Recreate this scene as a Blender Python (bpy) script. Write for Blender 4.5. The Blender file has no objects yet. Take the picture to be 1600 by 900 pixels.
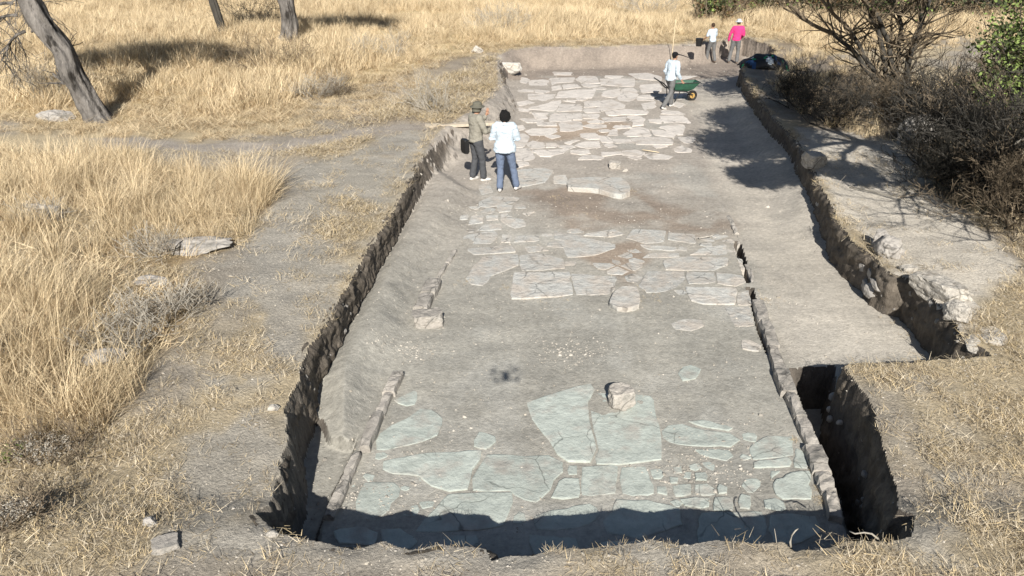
import bpy, math, random
import numpy as np
from mathutils import Vector, Matrix, noise as mnoise
R = math.radians
rng = np.random.default_rng(7)
random.seed(7)
sc = bpy.context.scene
col = sc.collection
# ------------------------------------------------------------------ camera
CAM_H = 5.0; PITCH = 26.0; F = 1143.0
cam_d = bpy.data.cameras.new('camera'); cam = bpy.data.objects.new('camera', cam_d); col.objects.link(cam)
cam.location = (0, 0, CAM_H); cam.rotation_euler = (R(90 - PITCH), 0, 0)
cam_d.sensor_width = 36; cam_d.lens = F / 1600 * 36; cam_d.clip_start = 0.1; cam_d.clip_end = 2000
sc.camera = cam
def P(u, v, z=0.0):
    """world point at height z seen at photo position (u,v); used to survey the site from the photograph"""
    x = (u - 800) / F; y = (450 - v) / F
    p = R(PITCH); dy = math.cos(p) + y * math.sin(p); dz = -math.sin(p) + y * math.cos(p)
    s = (z - CAM_H) / dz
    return Vector((x * s, dy * s, z))
# ------------------------------------------------------------------ light
sd = (P(790, 588, 0) - Vector((0, 0, CAM_H))).normalized()      # direction the sunlight travels
elev = math.asin(-sd.z)
W = bpy.data.worlds.new('World'); sc.world = W; W.use_nodes = True
nt = W.node_tree; sky = nt.nodes.new('ShaderNodeTexSky'); sky.sky_type = 'NISHITA'; sky.sun_disc = False
sky.sun_elevation = elev; sky.sun_rotation = math.atan2(-sd.x, -sd.y)
nt.links.new(sky.outputs[0], nt.nodes['Background'].inputs[0]); nt.nodes['Background'].inputs[1].default_value = 0.05
sl = bpy.data.lights.new('sun', 'SUN'); sl.energy = 5.0; sl.angle = R(0.5); sl.color = (1, 0.955, 0.88)
so = bpy.data.objects.new('sun', sl); col.objects.link(so); so.rotation_euler = sd.to_track_quat('-Z', 'Y').to_euler(); so.location = (0, -20, 20)
sc.view_settings.view_transform = 'Standard'; sc.view_settings.look = 'None'; sc.view_settings.exposure = 0.5; sc.view_settings.gamma = 1
# ------------------------------------------------------------------ helpers
def tag(o, label=None, cat=None, group=None, kind=None):
    if label: o['label'] = label
    if cat: o['category'] = cat
    if group: o['group'] = group
    if kind: o['kind'] = kind
    return o
def empty(name, loc, rz=0):
    o = bpy.data.objects.new(name, None); col.objects.link(o); o.location = loc; o.rotation_euler = (0, 0, rz); o.empty_display_size = .2
    return o
def mk(name, v, f, m, parent=None, smooth=False, loc=None):
    me = bpy.data.meshes.new(name); me.from_pydata([tuple(p) for p in v], [], [tuple(int(i) for i in q) for q in f]); me.update()
    if smooth: me.polygons.foreach_set('use_smooth', [True] * len(me.polygons))
    for mm in (m if isinstance(m, (list, tuple)) else [m]): me.materials.append(mm)
    o = bpy.data.objects.new(name, me); col.objects.link(o)
    if parent is not None: o.parent = parent
    if loc is not None: o.location = loc
    return o
def mk_np(name, V, Fq, m, parent=None, smooth=False, mi=None):
    """fast mesh from numpy verts and (n,3) or (n,4) faces"""
    me = bpy.data.meshes.new(name); n = len(Fq); k = Fq.shape[1]
    me.vertices.add(len(V)); me.vertices.foreach_set('co', np.ascontiguousarray(V, dtype=np.float32).ravel())
    me.loops.add(n * k); me.loops.foreach_set('vertex_index', np.ascontiguousarray(Fq, dtype=np.int32).ravel())
    me.polygons.add(n); me.polygons.foreach_set('loop_start', np.arange(0, n * k, k, dtype=np.int32))
    if mi is not None: me.polygons.foreach_set('material_index', np.ascontiguousarray(mi, dtype=np.int32))
    me.update(calc_edges=True)
    if smooth: me.polygons.foreach_set('use_smooth', np.ones(n, dtype=bool))
    for mm in (m if isinstance(m, (list, tuple)) else [m]): me.materials.append(mm)
    o = bpy.data.objects.new(name, me); col.objects.link(o)
    if parent is not None: o.parent = parent
    return o
def _h(i, j, s):
    h = (i.astype(np.int64) * 374761393 + j.astype(np.int64) * 668265263 + s * 1442695041) & 0xffffffff
    h = ((h ^ (h >> 13)) * 1274126177) & 0xffffffff
    return ((h ^ (h >> 16)) & 0xffff) / 65535.0
def vn(x, y, sc_=1.0, s=0):
    x = np.asarray(x, float) * sc_ + 1000.3 + s * 7.7; y = np.asarray(y, float) * sc_ + 1000.7 - s * 3.1
    i = np.floor(x); j = np.floor(y); a = x - i; b = y - j; a = a * a * (3 - 2 * a); b = b * b * (3 - 2 * b)
    return ((_h(i, j, s) * (1 - a) + _h(i + 1, j, s) * a) * (1 - b) + (_h(i, j + 1, s) * (1 - a) + _h(i + 1, j + 1, s) * a) * b) * 2 - 1
def fbm(x, y, sc_=1.0, o=4, s=0):
    r = 0; a = 1; t = 0
    for k in range(o): r = r + a * vn(x, y, sc_ * 2 ** k, s + k); t += a; a *= .5
    return r / t
def poly_sd(x, y, poly):
    """signed distance, positive inside"""
    x = np.asarray(x, float); y = np.asarray(y, float)
    d = np.full(x.shape, 1e9); ins = np.zeros(x.shape, bool); n = len(poly)
    for k in range(n):
        ax, ay = poly[k][0], poly[k][1]; bx, by = poly[(k + 1) % n][0], poly[(k + 1) % n][1]
        ex, ey = bx - ax, by - ay; px, py = x - ax, y - ay
        t = np.clip((px * ex + py * ey) / (ex * ex + ey * ey + 1e-12), 0, 1)
        d = np.minimum(d, (px - ex * t) ** 2 + (py - ey * t) ** 2)
        if ey != 0:
            c = ((ay > y) != (by > y)) & (x < ex * (y - ay) / ey + ax); ins ^= c
    return np.where(ins, 1, -1) * np.sqrt(d)
def PP(s, z=0.0):
    out = []
    for t in s.split():
        a = [float(q) for q in t.split(',')]
        out.append(P(a[0], a[1], a[2] if len(a) > 2 else z))
    return out
def sm(t): t = np.clip(t, 0, 1); return t * t * (3 - 2 * t)
# ------------------------------------------------------------------ materials
def nodes(name):
    m = bpy.data.materials.new(name); m.use_nodes = True; n = m.node_tree; b = n.nodes['Principled BSDF']
    b.inputs['Specular IOR Level'].default_value = .2
    return m, n, b
def mat(name, c, rough=.9, ns=8, amp=.25, bump=.3, bs=40, bd=.01, attr=False, rand=0., c2=None, c2s=2., c2t=(.45, .6), stretch=None, spec=.2, metal=0, transl=0):
    m, n, b = nodes(name); L = n.links.new; N = n.nodes.new
    b.inputs['Roughness'].default_value = rough; b.inputs['Specular IOR Level'].default_value = spec; b.inputs['Metallic'].default_value = metal
    tc = N('ShaderNodeTexCoord'); co = tc.outputs['Object']
    if stretch:
        mp = N('ShaderNodeMapping'); mp.inputs['Scale'].default_value = stretch; L(co, mp.inputs[0]); co = mp.outputs[0]
    if attr: a = N('ShaderNodeAttribute'); a.attribute_name = 'tint'; base = a.outputs['Color']
    else:
        r_ = N('ShaderNodeRGB'); r_.outputs[0].default_value = (*c, 1); base = r_.outputs[0]
    if c2:
        z = N('ShaderNodeTexNoise'); z.inputs['Scale'].default_value = c2s; z.inputs['Detail'].default_value = 5; z.inputs['Roughness'].default_value = .65; L(co, z.inputs['Vector'])
        cr = N('ShaderNodeMapRange'); cr.inputs[1].default_value, cr.inputs[2].default_value = c2t; L(z.outputs[0], cr.inputs[0])
        mx = N('ShaderNodeMix'); mx.data_type = 'RGBA'; L(cr.outputs[0], mx.inputs[0]); L(base, mx.inputs[6]); mx.inputs[7].default_value = (*c2, 1); base = mx.outputs[2]
    no = N('ShaderNodeTexNoise'); no.inputs['Scale'].default_value = ns; no.inputs['Detail'].default_value = 8; no.inputs['Roughness'].default_value = .7; L(co, no.inputs['Vector'])
    mr = N('ShaderNodeMapRange'); mr.inputs[1].default_value = .3; mr.inputs[2].default_value = .7; mr.inputs[3].default_value = 1 - amp; mr.inputs[4].default_value = 1 + amp; L(no.outputs[0], mr.inputs[0])
    val = mr.outputs[0]
    if rand:
        oi = N('ShaderNodeObjectInfo'); m2 = N('ShaderNodeMapRange'); m2.inputs[3].default_value = 1 - rand; m2.inputs[4].default_value = 1 + rand; L(oi.outputs['Random'], m2.inputs[0])
        mu = N('ShaderNodeMath'); mu.operation = 'MULTIPLY'; L(val, mu.inputs[0]); L(m2.outputs[0], mu.inputs[1]); val = mu.outputs[0]
    sc1 = N('ShaderNodeVectorMath'); sc1.operation = 'SCALE'; L(base, sc1.inputs[0]); L(val, sc1.inputs['Scale']); L(sc1.outputs[0], b.inputs['Base Color'])
    if bump:
        nb = N('ShaderNodeTexNoise'); nb.inputs['Scale'].default_value = bs; nb.inputs['Detail'].default_value = 6; nb.inputs['Roughness'].default_value = .7; L(co, nb.inputs['Vector'])
        bp = N('ShaderNodeBump'); bp.inputs['Strength'].default_value = bump; bp.inputs['Distance'].default_value = bd; L(nb.outputs[0], bp.inputs['Height']); L(bp.outputs[0], b.inputs['Normal'])
    return m
M = {}
M['ground'] = mat('dry_earth', (0, 0, 0), ns=26, amp=.3, bump=.9, bs=30, bd=.03, attr=True)
M['floor'] = mat('trodden_earth', (0, 0, 0), ns=12, amp=.24, bump=.65, bs=24, bd=.025, attr=True)
M['wall'] = mat('cut_earth', (.17, .15, .125), ns=9, amp=.45, bump=1, bs=9, bd=.05, stretch=(1, 1, .6), attr=True)
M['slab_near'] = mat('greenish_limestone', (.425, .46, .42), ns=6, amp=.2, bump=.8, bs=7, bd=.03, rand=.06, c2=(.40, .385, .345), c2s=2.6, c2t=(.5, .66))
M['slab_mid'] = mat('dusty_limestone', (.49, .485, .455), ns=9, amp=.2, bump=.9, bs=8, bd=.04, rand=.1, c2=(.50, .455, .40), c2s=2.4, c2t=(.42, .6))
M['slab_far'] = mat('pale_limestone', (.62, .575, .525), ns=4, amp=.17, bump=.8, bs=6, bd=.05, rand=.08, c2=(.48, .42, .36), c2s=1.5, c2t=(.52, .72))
M['kerb'] = mat('grey_kerb_stone', (.40, .37, .33), ns=7, amp=.3, bump=.7, bs=14, bd=.03, rand=.1, c2=(.22, .21, .19), c2s=6, c2t=(.5, .66))
M['rock'] = mat('weathered_rock', (.40, .375, .345), ns=5, amp=.3, bump=.8, bs=10, bd=.03, rand=.1, c2=(.24, .225, .2), c2s=5, c2t=(.5, .65))
M['white_rock'] = mat('white_rock', (.52, .485, .43), ns=6, amp=.3, bump=1, bs=10, bd=.05, c2=(.3, .27, .23), c2s=4, c2t=(.52, .66))
M['clod'] = mat('earth_clod', (.38, .345, .29), ns=6, amp=.25, bump=0, rand=.3)
M['gravel'] = mat('gravel', (.40, .37, .325), ns=6, amp=.2, bump=0, rand=.35)
M['bark'] = mat('grey_bark', (.20, .185, .17), ns=5, amp=.6, bump=1, bs=7, bd=.15, stretch=(1, 1, .3), c2=(.05, .045, .04), c2s=4, c2t=(.52, .62))
M['dark_bark'] = mat('dark_bark', (.065, .06, .052), ns=6, amp=.4, bump=.8, bs=9, bd=.03, stretch=(1, 1, .25))
M['twig'] = mat('dry_twigs', (.17, .135, .095), ns=3, amp=.35, bump=0)
M['twig_grey'] = mat('grey_twigs', (.36, .33, .28), ns=3, amp=.3, bump=0)
M['twig_black'] = mat('blackened_twigs', (.032, .03, .025), ns=3, amp=.4, bump=0)
M['leaf'] = mat('green_leaves', (.22, .29, .09), ns=3, amp=.4, bump=0)
M['leaf_olive'] = mat('olive_leaves', (.07, .085, .04), ns=2, amp=.4, bump=0)
M['leaf_dry'] = mat('dry_leaves', (.19, .13, .07), ns=2, amp=.4, bump=0)
M['litter1'] = mat('litter', (.54, .43, .26), ns=2, amp=.15, bump=0, rand=.25); M['litter2'] = mat('litter_pale', (.58, .50, .37), ns=2, amp=.15, bump=0, rand=.2); M['litter3'] = mat('litter_brown', (.27, .215, .15), ns=2, amp=.15, bump=0, rand=.25)
M['straw1'] = mat('straw', (.62, .50, .32), ns=2, amp=.15, bump=0, rand=.16)
M['straw2'] = mat('straw_pale', (.72, .59, .39), ns=2, amp=.15, bump=0, rand=.16)
M['straw3'] = mat('straw_brown', (.33, .24, .145), ns=2, amp=.15, bump=0, rand=.2)
M['wood'] = mat('weathered_plank', (.55, .48, .38), ns=6, amp=.2, bump=.4, bs=20, stretch=(1, 8, 1))
M['skin'] = mat('skin', (.42, .24, .16), rough=.6, ns=10, amp=.08, bump=0)
M['hair'] = mat('black_hair', (.012, .011, .011), rough=.7, ns=30, amp=.4, bump=1, bs=60, bd=.03)
M['hair_brown'] = mat('brown_hair', (.07, .045, .03), rough=.7, ns=30, amp=.4, bump=1, bs=60, bd=.03)
def crack(m, sc_, w=.012, dark=.45):
    n = m.node_tree; N = n.nodes.new; L = n.links.new; b = n.nodes['Principled BSDF']; tc = N('ShaderNodeTexCoord'); no = N('ShaderNodeTexNoise'); no.inputs['Scale'].default_value = 2.2; no.inputs['Detail'].default_value = 3
    L(tc.outputs['Object'], no.inputs['Vector']); mm = N('ShaderNodeVectorMath'); mm.operation = 'MULTIPLY_ADD'; L(no.outputs['Color'], mm.inputs[0]); mm.inputs[1].default_value = (.32, .32, .32); L(tc.outputs['Object'], mm.inputs[2])
    v = N('ShaderNodeTexVoronoi'); v.feature = 'DISTANCE_TO_EDGE'; v.inputs['Scale'].default_value = sc_; L(mm.outputs[0], v.inputs['Vector'])
    mr = N('ShaderNodeMapRange'); mr.inputs[1].default_value = 0; mr.inputs[2].default_value = w * sc_; mr.inputs[3].default_value = dark; mr.inputs[4].default_value = 1; L(v.outputs['Distance'], mr.inputs[0])
    n2 = N('ShaderNodeTexNoise'); n2.inputs['Scale'].default_value = 1.3; L(tc.outputs['Object'], n2.inputs['Vector']); m2 = N('ShaderNodeMapRange'); m2.inputs[1].default_value = .48; m2.inputs[2].default_value = .56; L(n2.outputs[0], m2.inputs[0])
    mx = N('ShaderNodeMix'); L(m2.outputs[0], mx.inputs[0]); mx.inputs[2].default_value = 1; L(mr.outputs[0], mx.inputs[3])
    src = b.inputs['Base Color'].links[0].from_socket; s_ = N('ShaderNodeVectorMath'); s_.operation = 'SCALE'; L(src, s_.inputs[0]); L(mx.outputs[0], s_.inputs['Scale']); L(s_.outputs[0], b.inputs['Base Color'])
crack(M['slab_near'], 1.5, .008); crack(M['slab_mid'], 1.8, .016); crack(M['slab_far'], 1.1, .03, .6); crack(M['kerb'], 3, .01); crack(M['rock'], 3, .015); crack(M['white_rock'], 5, .012)
def cloth(n, c): return mat(n, c, rough=.95, ns=12, amp=.1, bump=.5, bs=9, bd=.05)
M['shirt_white'] = cloth('white_cotton', (.50, .58, .65)); M['shirt_pink'] = cloth('pink_cotton', (.62, .05, .20)); M['khaki'] = cloth('khaki_cotton', (.27, .255, .215))
M['jeans'] = cloth('blue_denim', (.13, .165, .24)); M['grey_trousers'] = cloth('grey_cotton', (.15, .15, .15)); M['dark_trousers'] = cloth('dark_cotton', (.075, .078, .085))
M['khaki_hat'] = cloth('olive_felt', (.13, .125, .10)); M['pale_hat'] = cloth('pale_grey_felt', (.5, .55, .58)); M['black_cloth'] = cloth('black_cloth', (.012, .012, .014))
M['shoe'] = mat('pale_shoe', (.55, .53, .5), bump=0); M['shoe_dark'] = mat('brown_shoe', (.13, .10, .08), bump=0)
M['green_tray'] = mat('green_painted_steel', (.02, .085, .05), rough=.6, ns=8, amp=.35, bump=.1, spec=.5, c2=(.16, .13, .1), c2s=6, c2t=(.62, .72))
M['black'] = mat('black_plastic', (.012, .012, .012), rough=.5, ns=8, amp=.2, bump=0, spec=.5)
M['steel'] = mat('dark_steel', (.03, .03, .03), rough=.5, ns=8, amp=.2, bump=0, spec=.5)
M['yellow'] = mat('yellow_rim', (.42, .27, .09), rough=.6, ns=8, amp=.2, bump=0)
M['drone'] = mat('grey_plastic', (.25, .25, .26), rough=.5, ns=8, amp=.1, bump=0)
M['blue_sheet'] = mat('blue_sheet', (.03, .07, .16), rough=.4, ns=8, amp=.2, bump=.3); M['green_sheet'] = mat('green_sheet', (.02, .3, .12), rough=.4, ns=8, amp=.2, bump=.3)
# ------------------------------------------------------------------ terrain
BZ = .6
RIM = PP('''402,815 430,830,.74 460,838,.74 520,850,.74 550,857,.74 600,846,.74 640,858,.74 680,847,.74 720,855,.74 757,859,.74 770,878,.74 800,868,.74 830,870,.74 860,860,.74 900,862,.74 950,858,.74 985,852,.74
1010,843,.74 1060,850,.74 1120,848,.74 1180,853,.74 1205,848,.74 1228,850,.74 1246,866,.74 1290,856,.74 1330,845,.74 1390,847,.74 1426,840,.74 1420,815 1400,803 1398,760 1386,722 1376,680 1362,640 1345,602 1320,572
1345,569 1420,568 1465,564 1500,563 1548,556 1530,543 1505,528 1482,492 1452,460 1425,436 1396,430
1380,420 1366,400 1340,383 1318,358 1298,322 1274,275 1256,247 1240,215 1214,192 1188,160 1166,128 1158,110 1185,96 1215,88 1205,76 1160,62 1120,69 1090,72 1040,75 990,74 900,78 840,77 795,82 772,92
776,108 774,135 755,160 715,185 690,200 670,222 650,265 632,300 602,350 562,410 545,440 520,490 480,545 465,590 443,640 446,675 440,720 428,775''', BZ)
LEFTSTRIP = PP('''380,900 500,900 500,800 548,700 566,676 605,585 640,520 655,440 700,385 745,300 700,270 690,230 668,240 630,330 570,430 520,520 480,600 500,660 520,700 440,790''', 0)
POCKET = PP('''400,860 500,860 512,800 558,702 566,672 545,690 520,683 505,655 478,640 440,640''', 0)
RSUB = PP('''1316,900 1318,860 1308,800 1300,755 1286,705 1262,655 1240,600 1230,577 1245,573 1306,572 1320,572,.6 1345,602,.6 1362,640,.6 1376,680,.6 1386,722,.6 1398,760,.6 1400,803,.6 1426,840,.74 1400,850,.74''', 0)
GROOVE = PP('1146,378 1156,378 1174,441 1167,443', 0)
SHADE_GROOVE = PP('1167,450 1176,452 1184,478 1194,510 1205,548 1199,552 1186,520 1176,480', 0)  # added groove, darkens the foot of the kerb's unlit left face
BOT = PP('''1180,440 1215,555 1225,575 1245,560 1330,560 1420,562 1445,548 1400,480 1350,430 1300,380 1255,300 1240,260 1150,375''', 0)
def wallw(x, y):
    w = .045 + .01 * y / 10 + 0 * x
    w = w + 1.15 * sm((y - 26) / 5) * sm((9.5 - x) / 2)                                 # sloping far end
    w = w + 1.4 * np.exp(-(((x + 1.2) / 2.0) ** 2 + ((y - 21.5) / 4.5) ** 2))           # soft ramp beside the plank
    w = w + .11 * np.exp(-(((x + 2.35) / .5) ** 2 + ((y - 5.6) / 1.3) ** 2))            # crumbling corner
    w = w + .12 * np.exp(-(((x - 3.75) / .4) ** 2 + ((y - 6.6) / .5) ** 2))
    return w
def height(x, y, detail=True):
    x = np.asarray(x, float); y = np.asarray(y, float)
    h = BZ + .05 * fbm(x, y, .35, 3, 3) * sm((np.hypot(x, y) - 4) / 8) + .25 * fbm(x, y, .08, 2, 9) * sm((y - 36) / 20)
    h = h + .10 * sm((y - 22) / 8) + .14 * sm((5.0 - y) / .7)
    h = h + .016 * fbm(x, y, 3, 3, 5)
    near = (y < 36) & (y > 2) & (np.abs(x) < 16)
    if near.any():
        xs, ys = x[near], y[near]
        amp = .038
        jx = xs + amp * fbm(xs, ys, 3.2, 4, 21); jy = ys + amp * fbm(xs, ys, 3.2, 4, 31)
        d = poly_sd(jx, jy, RIM)
        w = wallw(xs, ys)
        d2 = d + .35 * np.minimum(w, .22) * fbm(xs, ys, 7, 3, 41)
        s = sm(d2 / w); s = np.where(d < -.02, 0, s)
        fl = .009 * fbm(xs, ys, 2.6, 4, 51) + .02 * fbm(xs, ys, .6, 2, 61)
        gr_ = poly_sd(xs, ys, GROOVE); gr2 = poly_sd(xs, ys, SHADE_GROOVE); fl = fl - .22 * sm(gr_ / .03 + .6) - .22 * sm(gr2 / .03 + .6)
        fl = fl + .24 * sm(1 - d / .9) * sm((ys - 11) / 3) * sm((xs - 4) / 1.) * (1 - sm((ys - 25) / 2))
        dl = poly_sd(jx, jy, LEFTSTRIP); fl = fl + .21 * sm(dl / .5 + .02) * (1 - sm((ys - 15) / 5))
        dp = poly_sd(jx, jy, POCKET); fl = fl * (1 - sm(dp / .1)) - .10 * sm(dp / .1) 
        mx, my = P(545, 640, 0)[:2]; fl = fl + .025 * np.exp(-(((xs - mx) / .25) ** 2 + ((ys - my) / .6) ** 2)) * (1 + .35 * fbm(xs, ys, 5, 4, 71))
        dr = poly_sd(xs + .02 * vn(xs, ys, 9, 3), ys + .02 * vn(xs, ys, 9, 4), RSUB); fl = fl - .62 * sm(dr / .06)
        hh = h[near] * (1 - s) + fl * s
        hh = hh + (s * (1 - s) * 4) * .05 * fbm(xs, ys, 9, 3, 81)
        # lip of loose earth just outside the rim
        hh = hh + .03 * np.exp(-((d + .12) / .1) ** 2) * (vn(xs, ys, 5, 91) * .5 + .5)
        h = h.copy(); h[near] = hh
    return h
def h1(x, y): return float(height(np.array([x]), np.array([y]))[0])
NU, NV = 860, 760
tt = np.linspace(-1.12, 1.12, NU - 16); ext = 1.12 * np.array([1.03, 1.08, 1.2, 1.5, 2.2, 4, 9, 25])
tt = np.concatenate([-ext[::-1], tt, ext])
# rows follow ground distance; fine where close
vv = np.linspace(50.5, 5.6, NV - 19)
yr = 4.4 / np.tan(np.radians(vv + .0))
lo = np.array([-120, -40, -12, -3, 0, 1.6, 2.9]); hi = yr[-1] * np.array([1.02, 1.06, 1.12, 1.2, 1.35, 1.6, 2, 2.6, 3.5, 5, 8, 14])
yr = np.concatenate([lo, yr, hi]); NV = len(yr)
ww = .9 + .80 * np.maximum(yr, 0)
X = tt[None, :] * ww[:, None]; Y = np.repeat(yr[:, None], NU, 1)
Z = height(X, Y)
# regions used both for colour and for which piece of the setting a face belongs to
ROAD = PP('''512,800 540,900 1330,900 1300,795 1285,740 1262,672 1240,622 1215,560 1178,462 1150,378 1110,290 1090,225 1078,150 1068,118 835,118 822,150 800,230 752,300 712,385 672,470 625,580 575,690 545,740''', 0)
PATH = PP('''120,216 200,228 300,238 400,240 470,234 560,216 640,204 670,206 690,196 660,192 560,202 500,212 440,222 380,224 300,226 200,214''', BZ)
xf, yf = X.ravel(), Y.ravel()
def field(poly, feather, nz=.25, s=0, mask=None):
    d = poly_sd(xf, yf, poly); 
    return sm((d + nz * fbm(xf, yf, 1.6, 4, 100 + s)) / feather + .5)
tint = np.zeros((xf.size, 3)); tint[:] = (.34, .30, .245)
def blend(c, a): 
    global tint
    a = np.clip(a, 0, 1)[:, None]; tint = tint * (1 - a) + np.array(c) * a
# straw-coloured matted ground on the banks and the field
straw = sm((fbm(xf, yf, .55, 5, 7) + .12) * 2.2 + .4) * .75
blend((.46, .375, .24), straw)
TRACK = PP('''230,900 270,800 265,700 300,600 340,500 370,420 415,330 470,260 640,205 668,222 640,270 560,400 520,480 470,560 440,640 440,720 420,790 400,830 480,850 780,880 1200,870 1400,850 1440,780 1410,690 1390,620 1440,590 1500,660 1520,760 1560,830 1480,900''', BZ)
blend((.37, .345, .30), field(TRACK, .5, .5, 1) * (.85 - .75 * sm((fbm(xf, yf, .9, 4, 17) - .12) * 4)))
FIELD = PP('''-900,185 0,185 200,200 330,205 430,195 500,150 640,118 700,95 770,84 840,74 1050,72 1160,60 1220,70 1290,90 1500,60 2400,60 2400,-75 -1200,-75''', BZ)
TALL = PP('''-700,240 0,236 120,246 300,268 390,272 425,285 425,320 380,370 340,395 290,420 310,470 240,560 190,640 100,700 -20,750 -700,800''', BZ)
fF = field(FIELD, 1.2, .8, 2); fT = field(TALL, .4, .25, 3)
blend((.50, .39, .22), fF * .9); blend((.30, .22, .12), fT * .9)
blend((.36, .32, .275), field(PATH, .25, .2, 4))
blend((.47, .385, .25), field(PP('100,190 440,190 520,180 440,208 330,216 120,212', BZ), .5, .5, 44) * .9)
SLOPEB = PP('''600,125 700,95 775,84 780,140 700,195 640,190 560,200 520,180''', BZ)
blend((.34, .285, .22), field(SLOPEB, .8, .6, 5) * .7)
LEDGE = PP('''1240,200 1330,200 1420,230 1470,300 1560,370 1600,420 1530,470 1500,530 1450,470 1400,430 1370,400 1300,320 1260,250''', BZ)
blend((.56, .515, .445), field(LEDGE, .3, .3, 6) * .95)
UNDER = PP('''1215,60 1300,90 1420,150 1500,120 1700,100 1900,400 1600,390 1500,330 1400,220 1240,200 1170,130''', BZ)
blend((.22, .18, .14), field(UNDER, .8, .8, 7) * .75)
# trench floor
dR = poly_sd(xf, yf, RIM)
inside = sm(dR / .08)
fy = sm((yf - 8) / 10)[:, None]
floorc = np.array((.345, .33, .29)) * (1 - fy) + np.array((.385, .345, .30)) * fy
tint = tint * (1 - inside[:, None]) + floorc * inside[:, None]
BROWN = PP('''830,300 900,295 1000,300 1120,330 1180,350 1140,370 1060,360 980,350 900,360 870,340''', 0)
blend((.27, .215, .17), inside * field(BROWN, .6, .5, 8) * .8)
BROWN2 = PP('''925,385 1005,375 1010,400 995,430 980,450 960,425 900,400''', 0)
blend((.28, .22, .17), inside * field(BROWN2, .3, .2, 9) * .85)
BROWN3 = PP('''815,205 900,190 950,185 985,195 950,212 900,218 830,222''', 0)
blend((.36, .28, .21), inside * field(BROWN3, .4, .2, 10) * .8)
PALE = PP('''1070,110 1150,100 1165,140 1220,215 1260,300 1330,400 1430,520 1460,560 1240,560 1200,470 1150,360 1100,240''', 0)
blend((.48, .44, .38), inside * field(PALE, .5, .4, 11) * .75)
BACK = PP('''770,80 1160,62 1160,105 1080,112 900,112 790,112''', .3)
blend((.29, .245, .205), inside * field(BACK, .4, .2, 12))
blend((.45, .44, .40), inside * field(ROAD, .3, .3, 13) * sm((fbm(xf, yf, 1.1, 4, 23)) * 2.5) * .45)
patch = fbm(xf, yf, .8, 5, 33); tint = tint * (1 + .16 * patch[:, None]); patch2 = fbm(xf, yf, 2.6, 4, 35); scr = vn(xf * .35 + .2 * fbm(xf, yf, 1, 3, 37), yf * 3, 3, 39); tint = tint * (1 + .07 * scr[:, None]); tint = tint * (1 + .18 * patch2[:, None] * np.array((1., .97, .92)))
speck = _h(np.round(xf * 60), np.round(yf * 60), 5); tint = np.clip(tint * (.93 + .14 * speck[:, None]), .02, .8)
tintw = np.zeros_like(tint); kb = sm((yf - 27.5) / 1.5)[:, None] * sm((12.5 - xf) / 3)[:, None]; tintw = np.array((.115, .10, .085)) * (1 - kb) + np.array((.29, .245, .205)) * kb  # shade put into the colour: dark side walls, paler sunlit far wall
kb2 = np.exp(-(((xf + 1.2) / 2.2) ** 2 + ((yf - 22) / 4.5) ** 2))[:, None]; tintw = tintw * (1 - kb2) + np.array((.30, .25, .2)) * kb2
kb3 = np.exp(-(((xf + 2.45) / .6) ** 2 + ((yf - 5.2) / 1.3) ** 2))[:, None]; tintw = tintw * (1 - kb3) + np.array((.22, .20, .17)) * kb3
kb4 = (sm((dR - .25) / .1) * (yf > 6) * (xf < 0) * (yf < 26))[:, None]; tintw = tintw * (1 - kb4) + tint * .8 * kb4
# faces, classified
gi, gj = np.meshgrid(np.arange(NV - 1), np.arange(NU - 1), indexing='ij')
a = (gi * NU + gj).ravel(); quads = np.stack([a, a + 1, a + NU + 1, a + NU], 1)
VV = np.stack([xf, yf, Z.ravel()], 1)
cx = VV[quads].mean(1); zr = VV[quads][:, :, 2]; ext_ = np.ptp(zr, axis=1)
e1 = VV[quads[:, 1]] - VV[quads[:, 3]]; e2 = VV[quads[:, 2]] - VV[quads[:, 0]]; nn = np.cross(e2, -e1); nz = np.abs(nn[:, 2]) / (np.linalg.norm(nn, axis=1) + 1e-12)
dq = dR[quads].mean(1); droad = poly_sd(cx[:, 0], cx[:, 1], ROAD); dpath = poly_sd(cx[:, 0], cx[:, 1], PATH)
cls = np.zeros(len(quads), int)                            # 0 ground
cls[(dpath > 0)] = 1
cls[(dq > 0)] = 2; cls[(dq > 0) & (droad > 0) & (cx[:, 2] < .2)] = 3
cls[(dq > -.25) & (dq < 1.9) & (nz < .62) & (np.abs(cx[:, 0]) < 14)] = 4
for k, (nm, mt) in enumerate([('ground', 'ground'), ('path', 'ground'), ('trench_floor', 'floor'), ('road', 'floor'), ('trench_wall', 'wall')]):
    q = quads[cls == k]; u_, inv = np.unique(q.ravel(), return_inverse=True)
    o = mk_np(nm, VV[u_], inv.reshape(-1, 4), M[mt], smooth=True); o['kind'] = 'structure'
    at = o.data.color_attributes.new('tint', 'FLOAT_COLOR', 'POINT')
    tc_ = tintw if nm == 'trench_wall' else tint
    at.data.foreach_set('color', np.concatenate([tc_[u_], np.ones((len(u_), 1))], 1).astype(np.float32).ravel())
    if nm == 'road': road = o
    if nm == 'trench_wall': twall = o
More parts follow.
